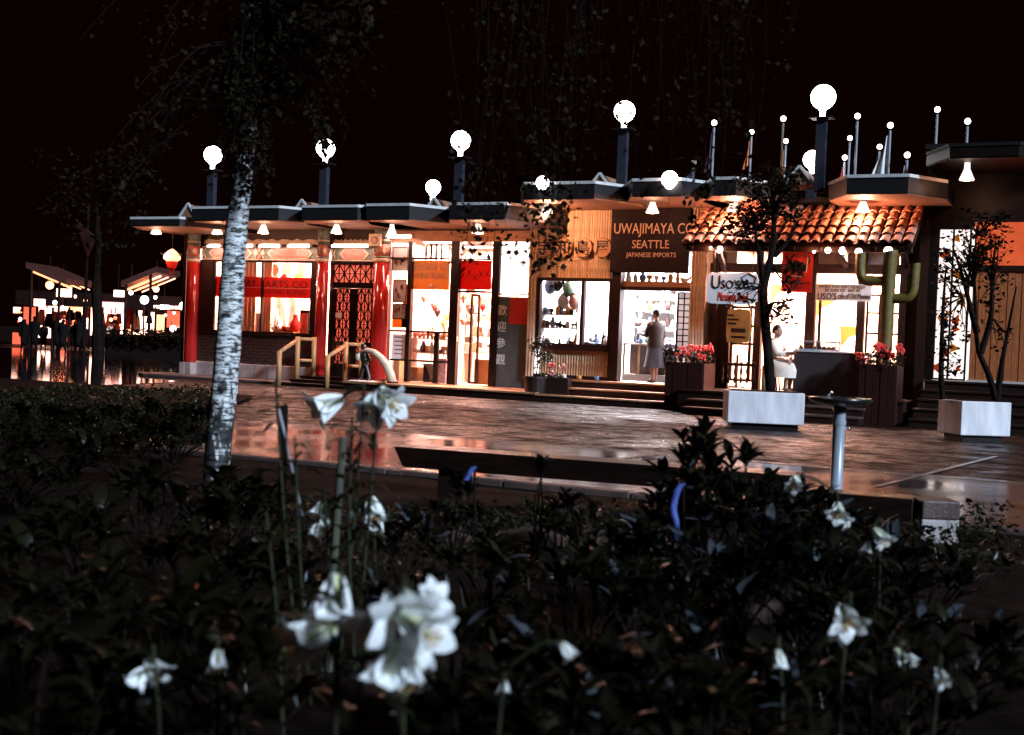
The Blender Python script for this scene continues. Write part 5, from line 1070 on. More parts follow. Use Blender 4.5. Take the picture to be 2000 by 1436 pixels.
def slope_roof(p, n, label, thick=.25):
    t = thing('stall_canopy', D((p[0]+p[2])/2, (p[1]+p[3])/2, DF-5), label, 'canopy'); A, B = D(p[0], p[1], DF-6), D(p[2], p[3], DF-6); A2, B2 = A+F0*4, B+F0*4
    def sl(dz, th, m, nm, q0=0, q1=1):
        a, b, a2, b2 = A.lerp(A2, q0), B.lerp(B2, q0), A.lerp(A2, q1), B.lerp(B2, q1); vs = [v+ZU*(dz+h) for h in (0, th) for v in (a, b, b2, a2)]; return MB().add(vs, [(3,2,1,0),(4,5,6,7),(0,1,5,4),(1,2,6,5),(2,3,7,6),(3,0,4,7)]).build(nm, m, t)
    sl(0, thick, 'far_roof', 'roof_panel')
    for k in range(3): 
        a, b = A.lerp(A2, .2+.3*k)-ZU*.12, B.lerp(B2, .2+.3*k)-ZU*.12; MB().tube([a, b], .05 if k == 0 else .03, 6).build('strip_lamp', 'far_strip', t)
    q = (A+B2)/2-ZU*.8; lamp('POINT', q, 210*n, (1, .25, .09), t, .3)
    for q0, q1 in ((.15, .2), (.85, .8)):
        a = A.lerp(B, q0); MB().tube([V(a.x, a.y, ZG), a], .06, 6).build('canopy_post', 'far_dark', t)
slope_roof((50, 523, 128, 556), 1.6, 'tilted orange lit canopy at the outer end of the far stalls'); slope_roof((305, 532, 236, 560), 1.0, 'tilted orange lit canopy beside the lantern over the far stalls')
for i, (a, b, c_, d, mt, s_) in enumerate(((110, 564, 136, 580, 'sign_white', 'brightest white box sign under the outer far canopy'), (66, 584, 84, 598, 'sign_white', 'small white box sign at the end of the far stalls'), (222, 567, 240, 580, 'sign_white', 'small white box sign under the inner far canopy'), (313, 596, 328, 604, 'far_lamp_cool', 'small pale blue sign near the red column'))):
    t = thing('box_sign', D((a+c_)/2, d, DF-2), s_, 'sign'); fbox(MB(), a, b, c_, d, DF-2, .3).build('light_box', mt, t); fbox(MB(), a-.8, b-1.2, c_+.8, b-.1, DF-2, .3).build('box_frame', 'far_dark', t); q = D((a+c_)/2, b, DF-1.9); MB().tube([q, q+ZU*1.2], .03, 5).build('hanger', 'far_dark', t)
for i, (px, py, r_, mt, s_) in enumerate(((282, 586, 8, 'far_lamp_cool', 'bright oval lamp over the far stalls'), (358, 598, 8, 'far_lamp_cool', 'bright round lamp beside the red column'), (362, 587, 5, 'far_lamp', 'small lamp touching the red column edge'), (256, 572, 4, 'far_lamp', 'small round lamp under the inner far canopy'), (97, 557, 8, 'far_window_warm', 'dim pink paper globe under the outer far canopy'), (305, 565, 6, 'far_window_warm', 'dim oval paper globe hanging near the lantern'), (338, 642, 6, 'far_lamp', 'bright low lamp ball by the far hedge'), (84, 672, 4, 'far_window_warm', 'faint low lamp ball among the far people'))):
    c = D(px, py, DF-3); t = thing('globe_lamp', c, s_, 'lamp'); MB().ball(c, r_*DF/FPX, 12).build('globe', mt, t, smooth=True); zb_ = c.z; MB().tube([c-ZU*.1, V(c.x, c.y, ZG)] if py > 580 and px > 270 else [c, c+ZU*1.3], .04, 6).build('stem', 'far_dark', t)
fb = fbox(MB(), 300, 597, 345, 603, DF, 1.5).build('lit_shelf_edge', 'far_window_warm', st_)
t = MB().prism_y([(0, 0), (.5, .9), (-.9, 1.8), (-.6, 1.2)], 0, .1); q = D(170, 500, 50); t.v = [tuple(Vector(v)*.8+q) for v in t.v]; tag(t.build('hanging_pennant', 'far_roof'), 'orange triangular pennant high in the dark above the far canopies', 'flag')
fbx = D(172, 480, 50.4); pl = MB().tube([V(q.x-.1, q.y+.1, ZG), V(q.x-.1, q.y+.1, q.z+2)], .06, 6).build('banner_pole', 'far_dark'); tag(pl, 'dark pole carrying the far orange pennant', 'pole')
for i in range(30):
    px = rnd(74, 300); py = rnd(608, 634); c = D(px, py, DF+rnd(2, 4)); w_ = rnd(.12, .3); h = rnd(.35, .9)
    b = MB().add([c-R0*w_*.5+ZU*h*.5, c+R0*w_*.5+ZU*h*.5, c+R0*w_*.9-ZU*h*.5, c-R0*w_*.9-ZU*h*.5]+[c+F0*.15-R0*w_*.5+ZU*h*.5, c+F0*.15+R0*w_*.5+ZU*h*.5, c+F0*.15+R0*w_*.9-ZU*h*.5, c+F0*.15-R0*w_*.9-ZU*h*.5], [(3,2,1,0),(4,5,6,7),(0,1,5,4),(1,2,6,5),(2,3,7,6),(3,0,4,7)])
    tag(b.build('hanging_garment', gm := random.choice(('cloth_pink', 'red_cloth', 'far_dark', 'cloth_pale', 'paper_rust', 'far_dark'))), CW[gm]+' garment hanging in the glowing opening of a far stall', 'garment', 'garments hanging in the far stalls')
for i in range(22):
    px = rnd(28, 350); py = rnd(566, 660); c = D(px, py, DF+rnd(-4, 3)); r_ = rnd(.035, .10); mt = random.choice(('far_red', 'far_window_warm', 'far_lamp', 'far_window_warm', 'far_red', 'sign_white'))
    t = thing('stall_bulb', c, 'small '+CW[mt]+' bulb glowing among the far stalls', 'bulb', 'bulbs strung along the far stalls'); MB().ball(c, r_, 8, r_*rnd(.8, 1.4)).build('globe', mt, t, smooth=True); MB().tube([c+ZU*r_*.8, c+ZU*(r_+.4)], .02, 5).build('cord', 'far_dark', t)
# hedge in front of the stalls
t = thing('low_hedge', D(285, 665, DF-8), 'low dark hedge between pool and far stalls beside the red column', 'hedge'); fbox(MB(), 205, 655, 372, 692, DF-8, 1.5, ZG).build('hedge_core', 'far_dark', t); lb = MB()
for i in range(26): q = D(205+i*6.4, 654+rnd(-3, 3), DF-8.4); crown_leaves(lb, q, .35, .4, .3, 26, .16, .06)
leafs(lb, 'foliage', 'leaf_tree', t)
# people before the far stalls
def far_person(px, py_head, dist, wd, label, mat='silhouette'):
    hd = D(px, py_head, dist); H = hd.z+.11-ZG; k = H/1.7; b0 = V(hd.x, hd.y, ZG); s = R0; lean = rnd(-.05, .05); st2 = rnd(.05, .22)
    caps = [(b0+ZU*1.58*k, .10*k, b0+ZU*1.6*k, .10*k), (b0+ZU*1.42*k, .06*k, b0+ZU*1.52*k, .055*k), (b0+ZU*1.0*k, .16*k*wd, b0+ZU*1.3*k+s*lean, .17*k*wd), (b0+ZU*.92*k, .16*k*wd, b0+ZU*.55*k, .17*k*wd)]
    for q in (-1, 1): caps += [(b0+ZU*1.36*k+s*.19*q*k, .07*k, b0+ZU*1.08*k+s*.25*q*k, .055*k), (b0+ZU*1.08*k+s*.25*q*k, .055*k, b0+ZU*.84*k+s*.22*q*k-F0*.08, .04*k), (b0+ZU*.9*k+s*.09*q*k, .10*k, b0+ZU*.48*k+s*.1*q*k, .07*k), (b0+ZU*.48*k+s*.1*q*k, .07*k, b0+ZU*.06*k+s*(.1+st2*.3)*q*k, .045*k), (b0+ZU*.05*k+s*(.1+st2*.3)*q*k, .045*k, b0+ZU*.04*k+s*(.1+st2*.3)*q*k-F0*.15, .04*k)]
    t = thing('person', b0, label, 'person', 'dark figures before the far stalls'); blob_body(caps, 'body', mat, t, .045, 1)
for px, py, d_, wd in ((68, 622, 52, 1.0), (86, 634, 54, .9), (112, 622, 53, 1.05), (124, 628, 50, 1.1), (146, 632, 55, 1.), (153, 627, 51, 1.1), (197, 626, 50, 1.1), (167, 638, 58, .9), (48, 628, 50, 1.), (225, 640, 57, .9)):
    far_person(px, py, d_, wd, 'dark silhouetted person standing before the lit far stalls')
# dark tree between pool and stalls
c = D(192, 690, 46); t = thing('far_tree', V(c.x, c.y, ZG), 'dark tree standing before the far stalls', 'tree'); MB().tube(sm([V(c.x, c.y, ZG), D(191, 640, 46), D(189, 560, 46), D(192, 480, 46), D(188, 400, 46)]), [.22]*4+[.18]*5+[.13]*5+[.08]*3, 8).build('trunk', 'bark_dark', t); lb = MB()
for i in range(26): crown_leaves(lb, D(190+rnd(-90, 100), 400+rnd(-90, 90), 46+rnd(-2, 2)), 1., 1., .7, 34, .22, .09)
leafs(lb, 'crown', 'leaf_tree', t)
# ================================================================ PLAZA FURNITURE
random.seed(31)
bl, br = G(784, 873, .50), G(1560, 930, .50); d = (br-bl).normalized(); n = V(-d.y, d.x, 0)
t = thing('long_bench', V((bl.x+br.x)/2, (bl.y+br.y)/2, ZG), 'long dark plank bench with wet top along the planting bed', 'bench')
for k in range(2):
    o = n*(.17*k); q0, q1 = bl+o-d*.07*(1-k), br+o; vs = [q+ZU*h+n*w_ for h in (-.16, 0) for q, w_ in ((q0+(d*.09 if h < 0 and k == 0 else d*0), 0), (q1, 0), (q1, .162), (q0, .162))]
    MB().add(vs, [(3,2,1,0),(4,5,6,7),(0,1,5,4),(1,2,6,5),(2,3,7,6),(3,0,4,7)]).build('seat_plank', 'bench_wood', t, bevel=.008)
for u in (.13, .72, .95):
    p = bl.lerp(br, u)+n*.05; vs = [p+d*(.10*i)+n*(.11*(j+1))+ZU*h for h in (-.46, -.16) for i, j in ((-1,-1),(1,-1),(1,1),(-1,1))]
    MB().add(vs, [(3,2,1,0),(4,5,6,7),(0,1,5,4),(1,2,6,5),(2,3,7,6),(3,0,4,7)]).build('leg', 'black_paint', t)
# second dark bench with concrete end block at the right
e0 = G(1792, 1062, .12); t = thing('block_bench', V(e0.x, e0.y, ZG), 'short dark bench end with a pale concrete block', 'bench')
dd = V(-.55, .84, 0).normalized(); nn_ = V(-dd.y, dd.x, 0)*-1
e0 = G(1822, 1075); w_ = .14
def obx(b, c, ax, ay, hx, hy, z0, z1): return b.add([V(c.x, c.y, 0)+ax*(hx*i)+ay*(hy*j)+ZU*z for z in (z0, z1) for i, j in ((-1,-1),(1,-1),(1,1),(-1,1))], [(3,2,1,0),(4,5,6,7),(0,1,5,4),(1,2,6,5),(2,3,7,6),(3,0,4,7)])
obx(MB(), e0, R0, F0, .13, .13, ZG, .27).build('end_block', 'stucco', t, bevel=.012); obx(MB(), e0, R0, F0, .13, .135, .274, .40).build('end_cap', 'kerb', t, bevel=.012)
obx(MB(), e0-R0*.62+F0*.22, (R0*.94-F0*.34).normalized(), (F0*.94+R0*.34).normalized(), .52, .14, .24, .40).build('seat_plank', 'bench_wood', t, bevel=.01)
obx(MB(), e0-R0*1.0+F0*.35, R0, F0, .06, .1, ZG, .24).build('leg', 'dark_metal', t)
# drinking fountain
b0 = G(1631, 1000); b0 = V(b0.x, b0.y, ZG); dist = (b0-C).dot(FW); px_m = FPX/dist
ztop = G(1640, 782).z if False else b0.z+.90
t = thing('drinking_fountain', b0, 'steel drinking fountain with shallow dark basin on a tall pipe', 'drinking fountain')
hz_ = D(1637, 785, dist).z
MB().lathe([(.10, 0), (.10, .02), (.052, .03), (.052, hz_-ZG-.09), (.06, hz_-ZG-.05)], tuple(b0), 18).build('pedestal', 'metal_pole', t, smooth=True)
MB().lathe([(.05, -.075), (.11, -.055), (.22, -.030), (.262, -.005), (.265, .015), (.25, .018), (.20, -.005), (.06, -.02), (.0001, -.022)], (b0.x, b0.y, hz_+.02), 26).build('basin', 'dark_metal', t, smooth=True)
q = V(b0.x, b0.y, hz_)-R0*.10
MB().tube([q-ZU*.04, q+ZU*.06, q+ZU*.085+R0*.02, q+ZU*.07+R0*.045], [.016, .014, .012, .008], 8).build('spout', 'chrome', t, smooth=True); MB().ball(q+R0*.06+ZU*.02, .02, 10).build('guard', 'chrome', t, smooth=True)
kp = V(b0.x, b0.y, hz_-.22)+R0*.052; MB().tube([kp, kp+R0*.05], [.012, .02], 8).build('push_knob', 'chrome', t, smooth=True)
MB().tube([V(b0.x, b0.y, hz_-.17)-ZU*.02, V(b0.x, b0.y, hz_-.17)+ZU*.02], .058, 16).build('pipe_ring', 'metal_pole', t)
# ================================================================ TREES
def twig(a, b, r0, r1, sag=0.): 
    m1 = a.lerp(b, .5)+V(rnd(-.1, .1), rnd(-.1, .1), -sag)*(a-b).length; return sm([a, m1, b], 3), [r0+(r1-r0)*i/6 for i in range(7)]
# birch
DB = 9.8
t = thing('birch_tree', G(418, 985), 'white barked birch trunk rising from the planting bed', 'tree')
pth = [(416, 1010), (421, 940), (426, 880), (435, 790), (440, 740), (448, 640), (453, 560), (459, 480), (466, 410), (476, 330), (484, 250), (491, 150), (496, 40), (500, -120)]
rad = [.105, .098, .098, .10, .099, .096, .092, .086, .078, .07, .062, .055, .048, .03]
pts = sm([D(x, y, DB) for x, y in pth], 5); rr = []
for i in range(len(rad)-1): rr += [rad[i]+(rad[i+1]-rad[i])*k/5 for k in range(5)]
rr.append(rad[-1]); rr = [r*rnd(.97, 1.04) for r in rr]
MB().tube(pts, rr, 20).build('trunk', 'birch', t, smooth=True)
lb = MB(); br_ = MB()
def birch_twig(cx_, cy_, sx_, sy_, dn=5, zz=.5):
    e = D(cx_+rnd(-sx_, sx_), cy_+rnd(-sy_, sy_), DB+rnd(-.9, .6)); zs = e.z+rnd(.25, .8); a = min(pts[34:], key=lambda v: abs(v.z-zs)); m1 = a.lerp(e, .55)+ZU*(.18+.25*rnd(0, 1)); tp = sm([a, a.lerp(m1, .5)+ZU*rnd(.02, .12)+R0*rnd(-.1, .1), m1, m1.lerp(e, .6)+ZU*.05, e], 4); br_.tube(tp, [.006*(1-i/len(tp))+.0015 for i in range(len(tp))], 4)
    for p in tp[7:]: crown_leaves(lb, p, .07, .07, .08, dn, .055, .022, .5)
for cx_, cy_, k, sx_, sy_ in ((482, 300, 10, 50, 60), (510, 240, 8, 55, 60), (450, 230, 8, 60, 60), (470, 375, 3, 22, 18), (470, 130, 12, 90, 90), (330, 260, 7, 90, 110), (230, 340, 6, 80, 90), (560, 130, 8, 80, 90), (690, 170, 6, 90, 110), (260, 150, 6, 120, 100)):
    for _ in range(k): birch_twig(cx_, cy_, sx_, sy_, 5 if abs(cx_-475) < 40 else 3)
for p in [q for q in pts if q.z > 2.75]:  # leaf clusters added sunward of the trunk to shade its upper part
    for _ in range(12): crown_leaves(lb, p+SUN_DIR*rnd(.15, 1.5)+V(rnd(-.2, .2), rnd(-.2, .2), rnd(-.1, .25)), .12, .12, .12, 9, .07, .03, .4)
for _ in range(5): birch_twig(640, 285, 12, 16, 4)
br_.build('branch', 'bark_dark', t); leafs(lb, 'crown', 'leaf_tree', t)
# weeping tree whose trunk stands beyond the right edge, twigs hang across the top
tw_b = C+F0*10.5+R0*5.7; t = thing('weeping_tree', V(tw_b.x, tw_b.y, .15), 'weeping tree with thin leafy twigs drooping across the night sky', 'tree')
MB().tube(sm([V(tw_b.x, tw_b.y, .1), V(tw_b.x-.1, tw_b.y, 2), V(tw_b.x-.2, tw_b.y+.1, 3.6), V(tw_b.x-.6, tw_b.y+.2, 5.2), V(tw_b.x-.9, tw_b.y, 7)]), [.17]*4+[.14]*4+[.11]*4+[.07]*5, 12).build('trunk', 'birch', t, smooth=True)
lim = [V(C.x, C.y, 1.4)+F0*f_+R0*u+ZU*z for f_, u, z in ((10.4, 5.5, 2.6), (9.7, 4.0, 3.6), (9.0, 2.4, 4.2), (8.7, .8, 4.3), (8.7, -.6, 3.9))]; lims = sm(lim, 6); MB().tube(lims, [.07*(1-i/len(lims))+.012 for i in range(len(lims))], 8).build('limb', 'bark_dark', t, smooth=True)
lb = MB(); br_ = MB(); random.seed(77)
def hang(px, py, jit=.6, k=1, lf=.055, den=3):
    e = D(px, py, 8.7+rnd(-jit, jit)); u = (e-C).dot(R0); st0 = min(lims, key=lambda v: abs((v-C).dot(R0)-u-rnd(-.3, .3))); st0 = st0+R0*rnd(-.4, .4); tp = sm([st0, st0.lerp(e, .35)+ZU*.10+R0*rnd(-.3, .3), st0.lerp(e, .7)+R0*rnd(-.18, .18), e], 5); br_.tube(tp, [.0035-.0025*i/len(tp) for i in range(len(tp))], 4)
    for p in (tp[-9:] if den > 3 else tp[6:]): crown_leaves(lb, p, .07+.02*den*.5, .07, .07, max(1, int(den*rnd(.2, 1.3))), lf, .022, .5)
for _ in range(20): hang(rnd(1040, 1115), rnd(440, 560), den=7)
for _ in range(9): hang(rnd(900, 1000), rnd(450, 525), den=7)
for _ in range(20): hang(rnd(1080, 1420), rnd(150, 400))
for _ in range(12): hang(rnd(1380, 1560), rnd(60, 260))
for _ in range(5): hang(rnd(960, 1120), rnd(80, 360))
for _ in range(8): hang(rnd(1300, 1500), rnd(380, 470), den=5)
br_.build('twig', 'bark_dark', t); leafs(lb, 'crown', 'leaf_tree', t)
# young tree in the white box
DT = (tb1-C).dot(FW); t = thing('young_tree', tb1+ZU*h1, 'young forked tree growing from the white box before the cantina', 'tree')
MB().tube(sm([D(1505, 768, DT), D(1500, 690, DT), D(1493, 610, DT), D(1492, 560, DT), D(1505, 505, DT), D(1512, 450, DT), D(1508, 390, DT), D(1512, 330, DT)]), [.085]*4+[.08]*4+[.075]*4+[.07]*4+[.055]*4+[.04]*4+[.02]*5, 10).build('trunk', 'bark_dark', t, smooth=True)
lb = MB(); br_ = MB(); random.seed(8)
br_.tube(sm([D(1492, 560, DT), D(1487, 520, DT), D(1478, 470, DT), D(1465, 400, DT)]), [.06]*4+[.04]*4+[.025]*5, 8); br_.tube(sm([D(1512, 500, DT), D(1540, 470, DT), D(1560, 430, DT)]), [.05]*3+[.03]*3+[.015]*3, 8); br_.tube(sm([D(1495, 600, DT), D(1520, 590, DT), D(1545, 600, DT)]), [.03]*3+[.02]*3+[.01]*3, 6)
def tuft(px, py, sx_, sy_, k, root, lf=.11, n=7):
    for _ in range(k):
        e = D(px+rnd(-sx_, sx_), py+rnd(-sy_, sy_), DT+rnd(-.5, .5)); tp, tr_ = twig(D(root[0], root[1], DT), e, .014, .004, -.05); br_.tube(tp, tr_, 4); crown_leaves(lb, e, .13, .13, .10, n, lf, .035, .1)
tuft(1500, 380, 60, 48, 64, (1508, 420), n=9); tuft(1470, 430, 45, 30, 34, (1480, 450)); tuft(1530, 350, 30, 30, 26, (1512, 380)); tuft(1535, 560, 22, 40, 12, (1505, 520)); tuft(1530, 620, 30, 24, 14, (1500, 600)); tuft(1455, 575, 22, 24, 9, (1488, 560)); tuft(1440, 450, 26, 26, 14, (1470, 430))
br_.build('branch', 'bark_dark', t); leafs(lb, 'crown', 'leaf_tree', t)
# slender tree in the right box
DT = (tb2-C).dot(FW); t = thing('slender_tree', tb2+ZU*h2, 'slender many stemmed tree in the white box by the corner shop', 'tree')
lb = MB(); br_ = MB(); random.seed(18)
for q in (((1945, 782), (1930, 730), (1910, 680), (1905, 600), (1903, 520), (1908, 440)), ((1948, 782), (1955, 720), (1968, 650), (1985, 560)), ((1915, 690), (1935, 620), (1938, 540), (1945, 470)), ((1908, 650), (1895, 600), (1880, 540), (1860, 480)), ((1840, 780), (1838, 720), (1842, 600), (1848, 520))):
    pp = [D(x, y, DT) for x, y in q]; pp = sm(pp, 4); br_.tube(pp, [.055*(1-i/len(pp))+.008 for i in range(len(pp))], 6)
tuft(1870, 510, 45, 50, 34, (1900, 560), .10); tuft(1915, 480, 40, 50, 30, (1905, 520), .10); tuft(1945, 520, 30, 70, 22, (1938, 560), .10); tuft(1855, 600, 35, 60, 18, (1880, 580), .09); tuft(1930, 440, 40, 30, 18, (1908, 460), .1); tuft(1850, 690, 25, 40, 12, (1842, 680), .08); tuft(1945, 640, 20, 40, 8, (1935, 620), .08)
br_.build('trunk', 'bark_dark', t); leafs(lb, 'crown', 'leaf_tree', t)
# ================================================================ PLANTING BED
def bed_z(x, y): return .22
def leaf_mesh(nm, ln, wd, mat, curve=.25, fold=.25, n=6):
    b = MB(); vs = []; x = z = 0.
    for i in range(n+1):
        u = i/n; w_ = wd*math.sin(math.pi*min(1, .06+u*.94))**.8*(1 if i < n else .05)
        if i: th = curve*.9*(1-2*(i-.5)/n)-curve*.35; x += ln/n*math.cos(th); z += ln/n*math.sin(th)
        vs += [(x, -w_, z+w_*fold), (x, 0, z), (x, w_, z+w_*fold)]
    fs = [f for i in range(n) for f in ((i*3, i*3+3, i*3+4, i*3+1), (i*3+1, i*3+4, i*3+5, i*3+2))]
    return b.add(vs, fs), b
LM = {}
for k, a in dict(rh1=(.115, .018, 'leaf_dark', .25), rh2=(.135, .021, 'leaf_mid', .45), ll1=(.17, .013, 'lily_leaf', 1.0), ll2=(.20, .016, 'lily_leaf', 1.5), br1=(.20, .030, 'lily_leaf', .8), rh3=(.125, .018, 'leaf_glint', .35)).items():
    mb, _ = leaf_mesh('leaf', a[0], a[1], a[2], a[3]); LM[k] = (mb.mesh('leaf', a[2], True), list(mb.v), list(mb.f))
def rot_to(d, roll=0.):
    d = d.normalized(); u = ZU-d*d.z; u = u.normalized() if u.length > .05 else V(1, 0, 0); s = u.cross(d); m = Matrix((d, s, u)).transposed(); return m @ Matrix.Rotation(roll, 3, 'X')
def put_leaf(key, p, d, parent, roll=0., sc_=1.):
    o = bpy.data.objects.new('leaf', LM[key][0]); COL.objects.link(o); m = (Matrix.Translation(p) @ rot_to(d, roll).to_4x4() @ Matrix.Scale(sc_, 4)); o.matrix_basis = m; adopt(o, parent); return o
def bake_leaf(b, key, p, d, roll=0., sc_=1.):
    m = rot_to(d, roll); b.add([p+m @ (Vector(v)*sc_) for v in LM[key][1]], LM[key][2])
SHN = {'n': 0}
def shrub(px, py, dist, r, label, whorls=30, key='rh1', key2='rh2', group=None):
    top = D(px, py, dist); base = V(top.x, top.y, bed_z(0, 0)-.03); H = max(.25, top.z-base.z)
    t = thing('shrub', base, label, 'shrub', group); sb = MB(); fb = MB(); ind = 0
    for k in range(whorls):
        a = rnd(0, 6.28); q = math.sqrt(rnd(0, 1)); hh = H*(1-.40*q*q)*rnd(.72, 1.0) if k % 3 else H*(1-.35*q*q)*rnd(.93, 1.)
        e = base+V(r*q*math.cos(a), r*q*math.sin(a), hh)
        if k == 0: e = base+ZU*(H-.03)
        mid_ = base.lerp(e, .5)+V(rnd(-.04, .04), rnd(-.04, .04), .03); sb.tube(sm([base+V(rnd(-.05, .05), rnd(-.05, .05), 0), mid_, e], 3), [.009-.001*i for i in range(7)], 5)
        nl = random.randint(7, 11); ax = (e-mid_).normalized()
        for j in range(nl):
            aa = 6.28*j/nl+rnd(-.25, .25); el = rnd(.1, 1.0); dd_ = V(math.cos(aa)*math.cos(el), math.sin(aa)*math.cos(el), math.sin(el)); dd_ = (dd_+ax*.25).normalized()
            kk = key if rnd(0, 1) < .65 else key2; sc_ = rnd(.65, 1.12)
            if key == 'rh1' and rnd(0, 1) < .075: put_leaf('rh3', e-ax*rnd(0, .03), dd_, t, rnd(-.3, .3), sc_); continue
            if ind < 36 and hh > H*.62 and j % 2 == 0: put_leaf(kk, e-ax*rnd(0, .03), dd_, t, rnd(-.3, .3), sc_); ind += 1
            else: bake_leaf(fb, kk, e-ax*rnd(0, .05), dd_, rnd(-.3, .3), sc_)
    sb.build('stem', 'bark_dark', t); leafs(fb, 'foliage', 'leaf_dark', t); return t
random.seed(41)
SH = [(1375, 832, 6.2, .26, 34, 'tallest glossy shrub rising before the white tree box'), (1455, 880, 6.0, .26, 30, 'glossy shrub beside the tallest one at the bench end'), (1325, 925, 6.3, .2, 16, 'small glossy shrub carrying the long blue ribbon'), (1560, 945, 6.5, .22, 24, 'glossy shrub covering the end of the dark bench'), (1635, 985, 6.0, .22, 24, 'glossy shrub hiding the foot of the drinking fountain'),
      (1715, 1030, 5.5, .26, 26, 'glossy shrub between the fountain and the concrete block'), (1800, 1065, 5.5, .26, 24, 'glossy shrub touching the pale concrete block'), (1575, 1050, 5.0, .32, 34, 'wide glossy shrub below the fountain lily'), (1450, 1005, 5.2, .32, 34, 'wide dark shrub under the tallest glossy shrub'),
      (1055, 905, 7.0, .14, 6, 'thin twiggy shrub standing before the middle of the bench'), (890, 935, 6.6, .16, 10, 'bluish leaved shrub with the short blue ribbon'), (1115, 972, 6.2, .18, 12, 'sparse shrub right of the rounded brown rock'), (1245, 1035, 5.2, .28, 28, 'blue glinting shrub left of the long ribbon'), (1150, 1075, 4.6, .28, 26, 'blue glinting shrub next to the small brown rock'), (1345, 1080, 4.6, .32, 30, 'dense shrub below the long blue ribbon'),
      (900, 1175, 3.5, .28, 28, 'blue glinting shrub touching the dense lily cluster'), (1040, 1200, 3.4, .30, 30, 'shrub below the rounded brown rock'), (1200, 1225, 3.3, .32, 32, 'broad low shrub with one pale bud'), (1370, 1215, 3.4, .32, 32, 'broad low shrub left of the large rough rock'), (1500, 1240, 3.5, .28, 22, 'low shrub over the half shaded drooping lily'), (1730, 1210, 3.6, .30, 26, 'shrub right of the single open lily'), (1850, 1170, 4.0, .3, 26, 'dark shrub under the concrete block'), (1640, 1130, 4.4, .3, 26, 'dark shrub just above the single open lily'), (960, 1290, 2.9, .26, 22, 'closest low shrub beside the dense lily cluster'), (1130, 1310, 2.8, .26, 22, 'closest low shrub around the pale bud'), (1420, 1320, 2.8, .28, 20, 'closest low shrub under the large rough rock'),
      (800, 1010, 5.4, .2, 12, 'low dark shrub under the cut end of the bench'), (960, 1040, 5.0, .2, 12, 'low shrub beside the rounded brown rock'), (740, 1110, 4.6, .2, 12, 'low shrub behind the dense lily cluster')]
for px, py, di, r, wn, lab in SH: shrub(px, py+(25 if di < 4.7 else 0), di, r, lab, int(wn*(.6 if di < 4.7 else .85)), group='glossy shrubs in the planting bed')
LB = [(150, 985, 5.2, .34, 20, 'dim long leaved bush left of the birch foot'), (300, 940, 6.2, .36, 22, 'dim long leaved bush just left of the birch trunk'), (60, 1060, 4.2, .3, 18, 'dim bush at the dark edge of the bed'), (440, 935, 6.2, .32, 24, 'dim long leaved bush covering the birch foot'), (385, 1060, 4.6, .36, 22, 'dim bush below the birch foot'), (520, 1075, 4.6, .3, 20, 'dim bush between birch and lily stalks'), (205, 1130, 3.6, .32, 18, 'broad leaved bush above the pale blue lily'), (345, 1190, 3.2, .3, 18, 'broad leaved bush between the two low left lilies'), (95, 1240, 3.0, .28, 14, 'arching leaved bush beside the pale blue lily'), (480, 1215, 3.2, .3, 18, 'dim bush left of the two trumpet lily'),
      (250, 850, 9.5, .45, 24, 'dark bush behind the birch toward the pool'), (130, 860, 9.5, .45, 24, 'dark bush bordering the reflecting pool'), (340, 820, 10.8, .45, 24, 'dark bush touching the birch trunk from behind'), (40, 900, 8.0, .4, 20, 'dark bush at the pool corner'), (200, 800, 13., .5, 26, 'farthest dark bush before the pool'), (90, 800, 13., .5, 26, 'farthest dark bush near the stalls side'), (300, 790, 13.5, .5, 26, 'farthest dark bush before the porch slab'), (10, 830, 11., .45, 20, 'dark bush at the far pool corner'), (385, 800, 13., .35, 18, 'dark bush between birch and porch slab')]
for px, py, di, r, wn, lab in LB: shrub(px, py, di, r, lab, int(wn*(.6 if di < 5 else .9)), 'll1', 'br1', 'long leaved bushes by the birch')
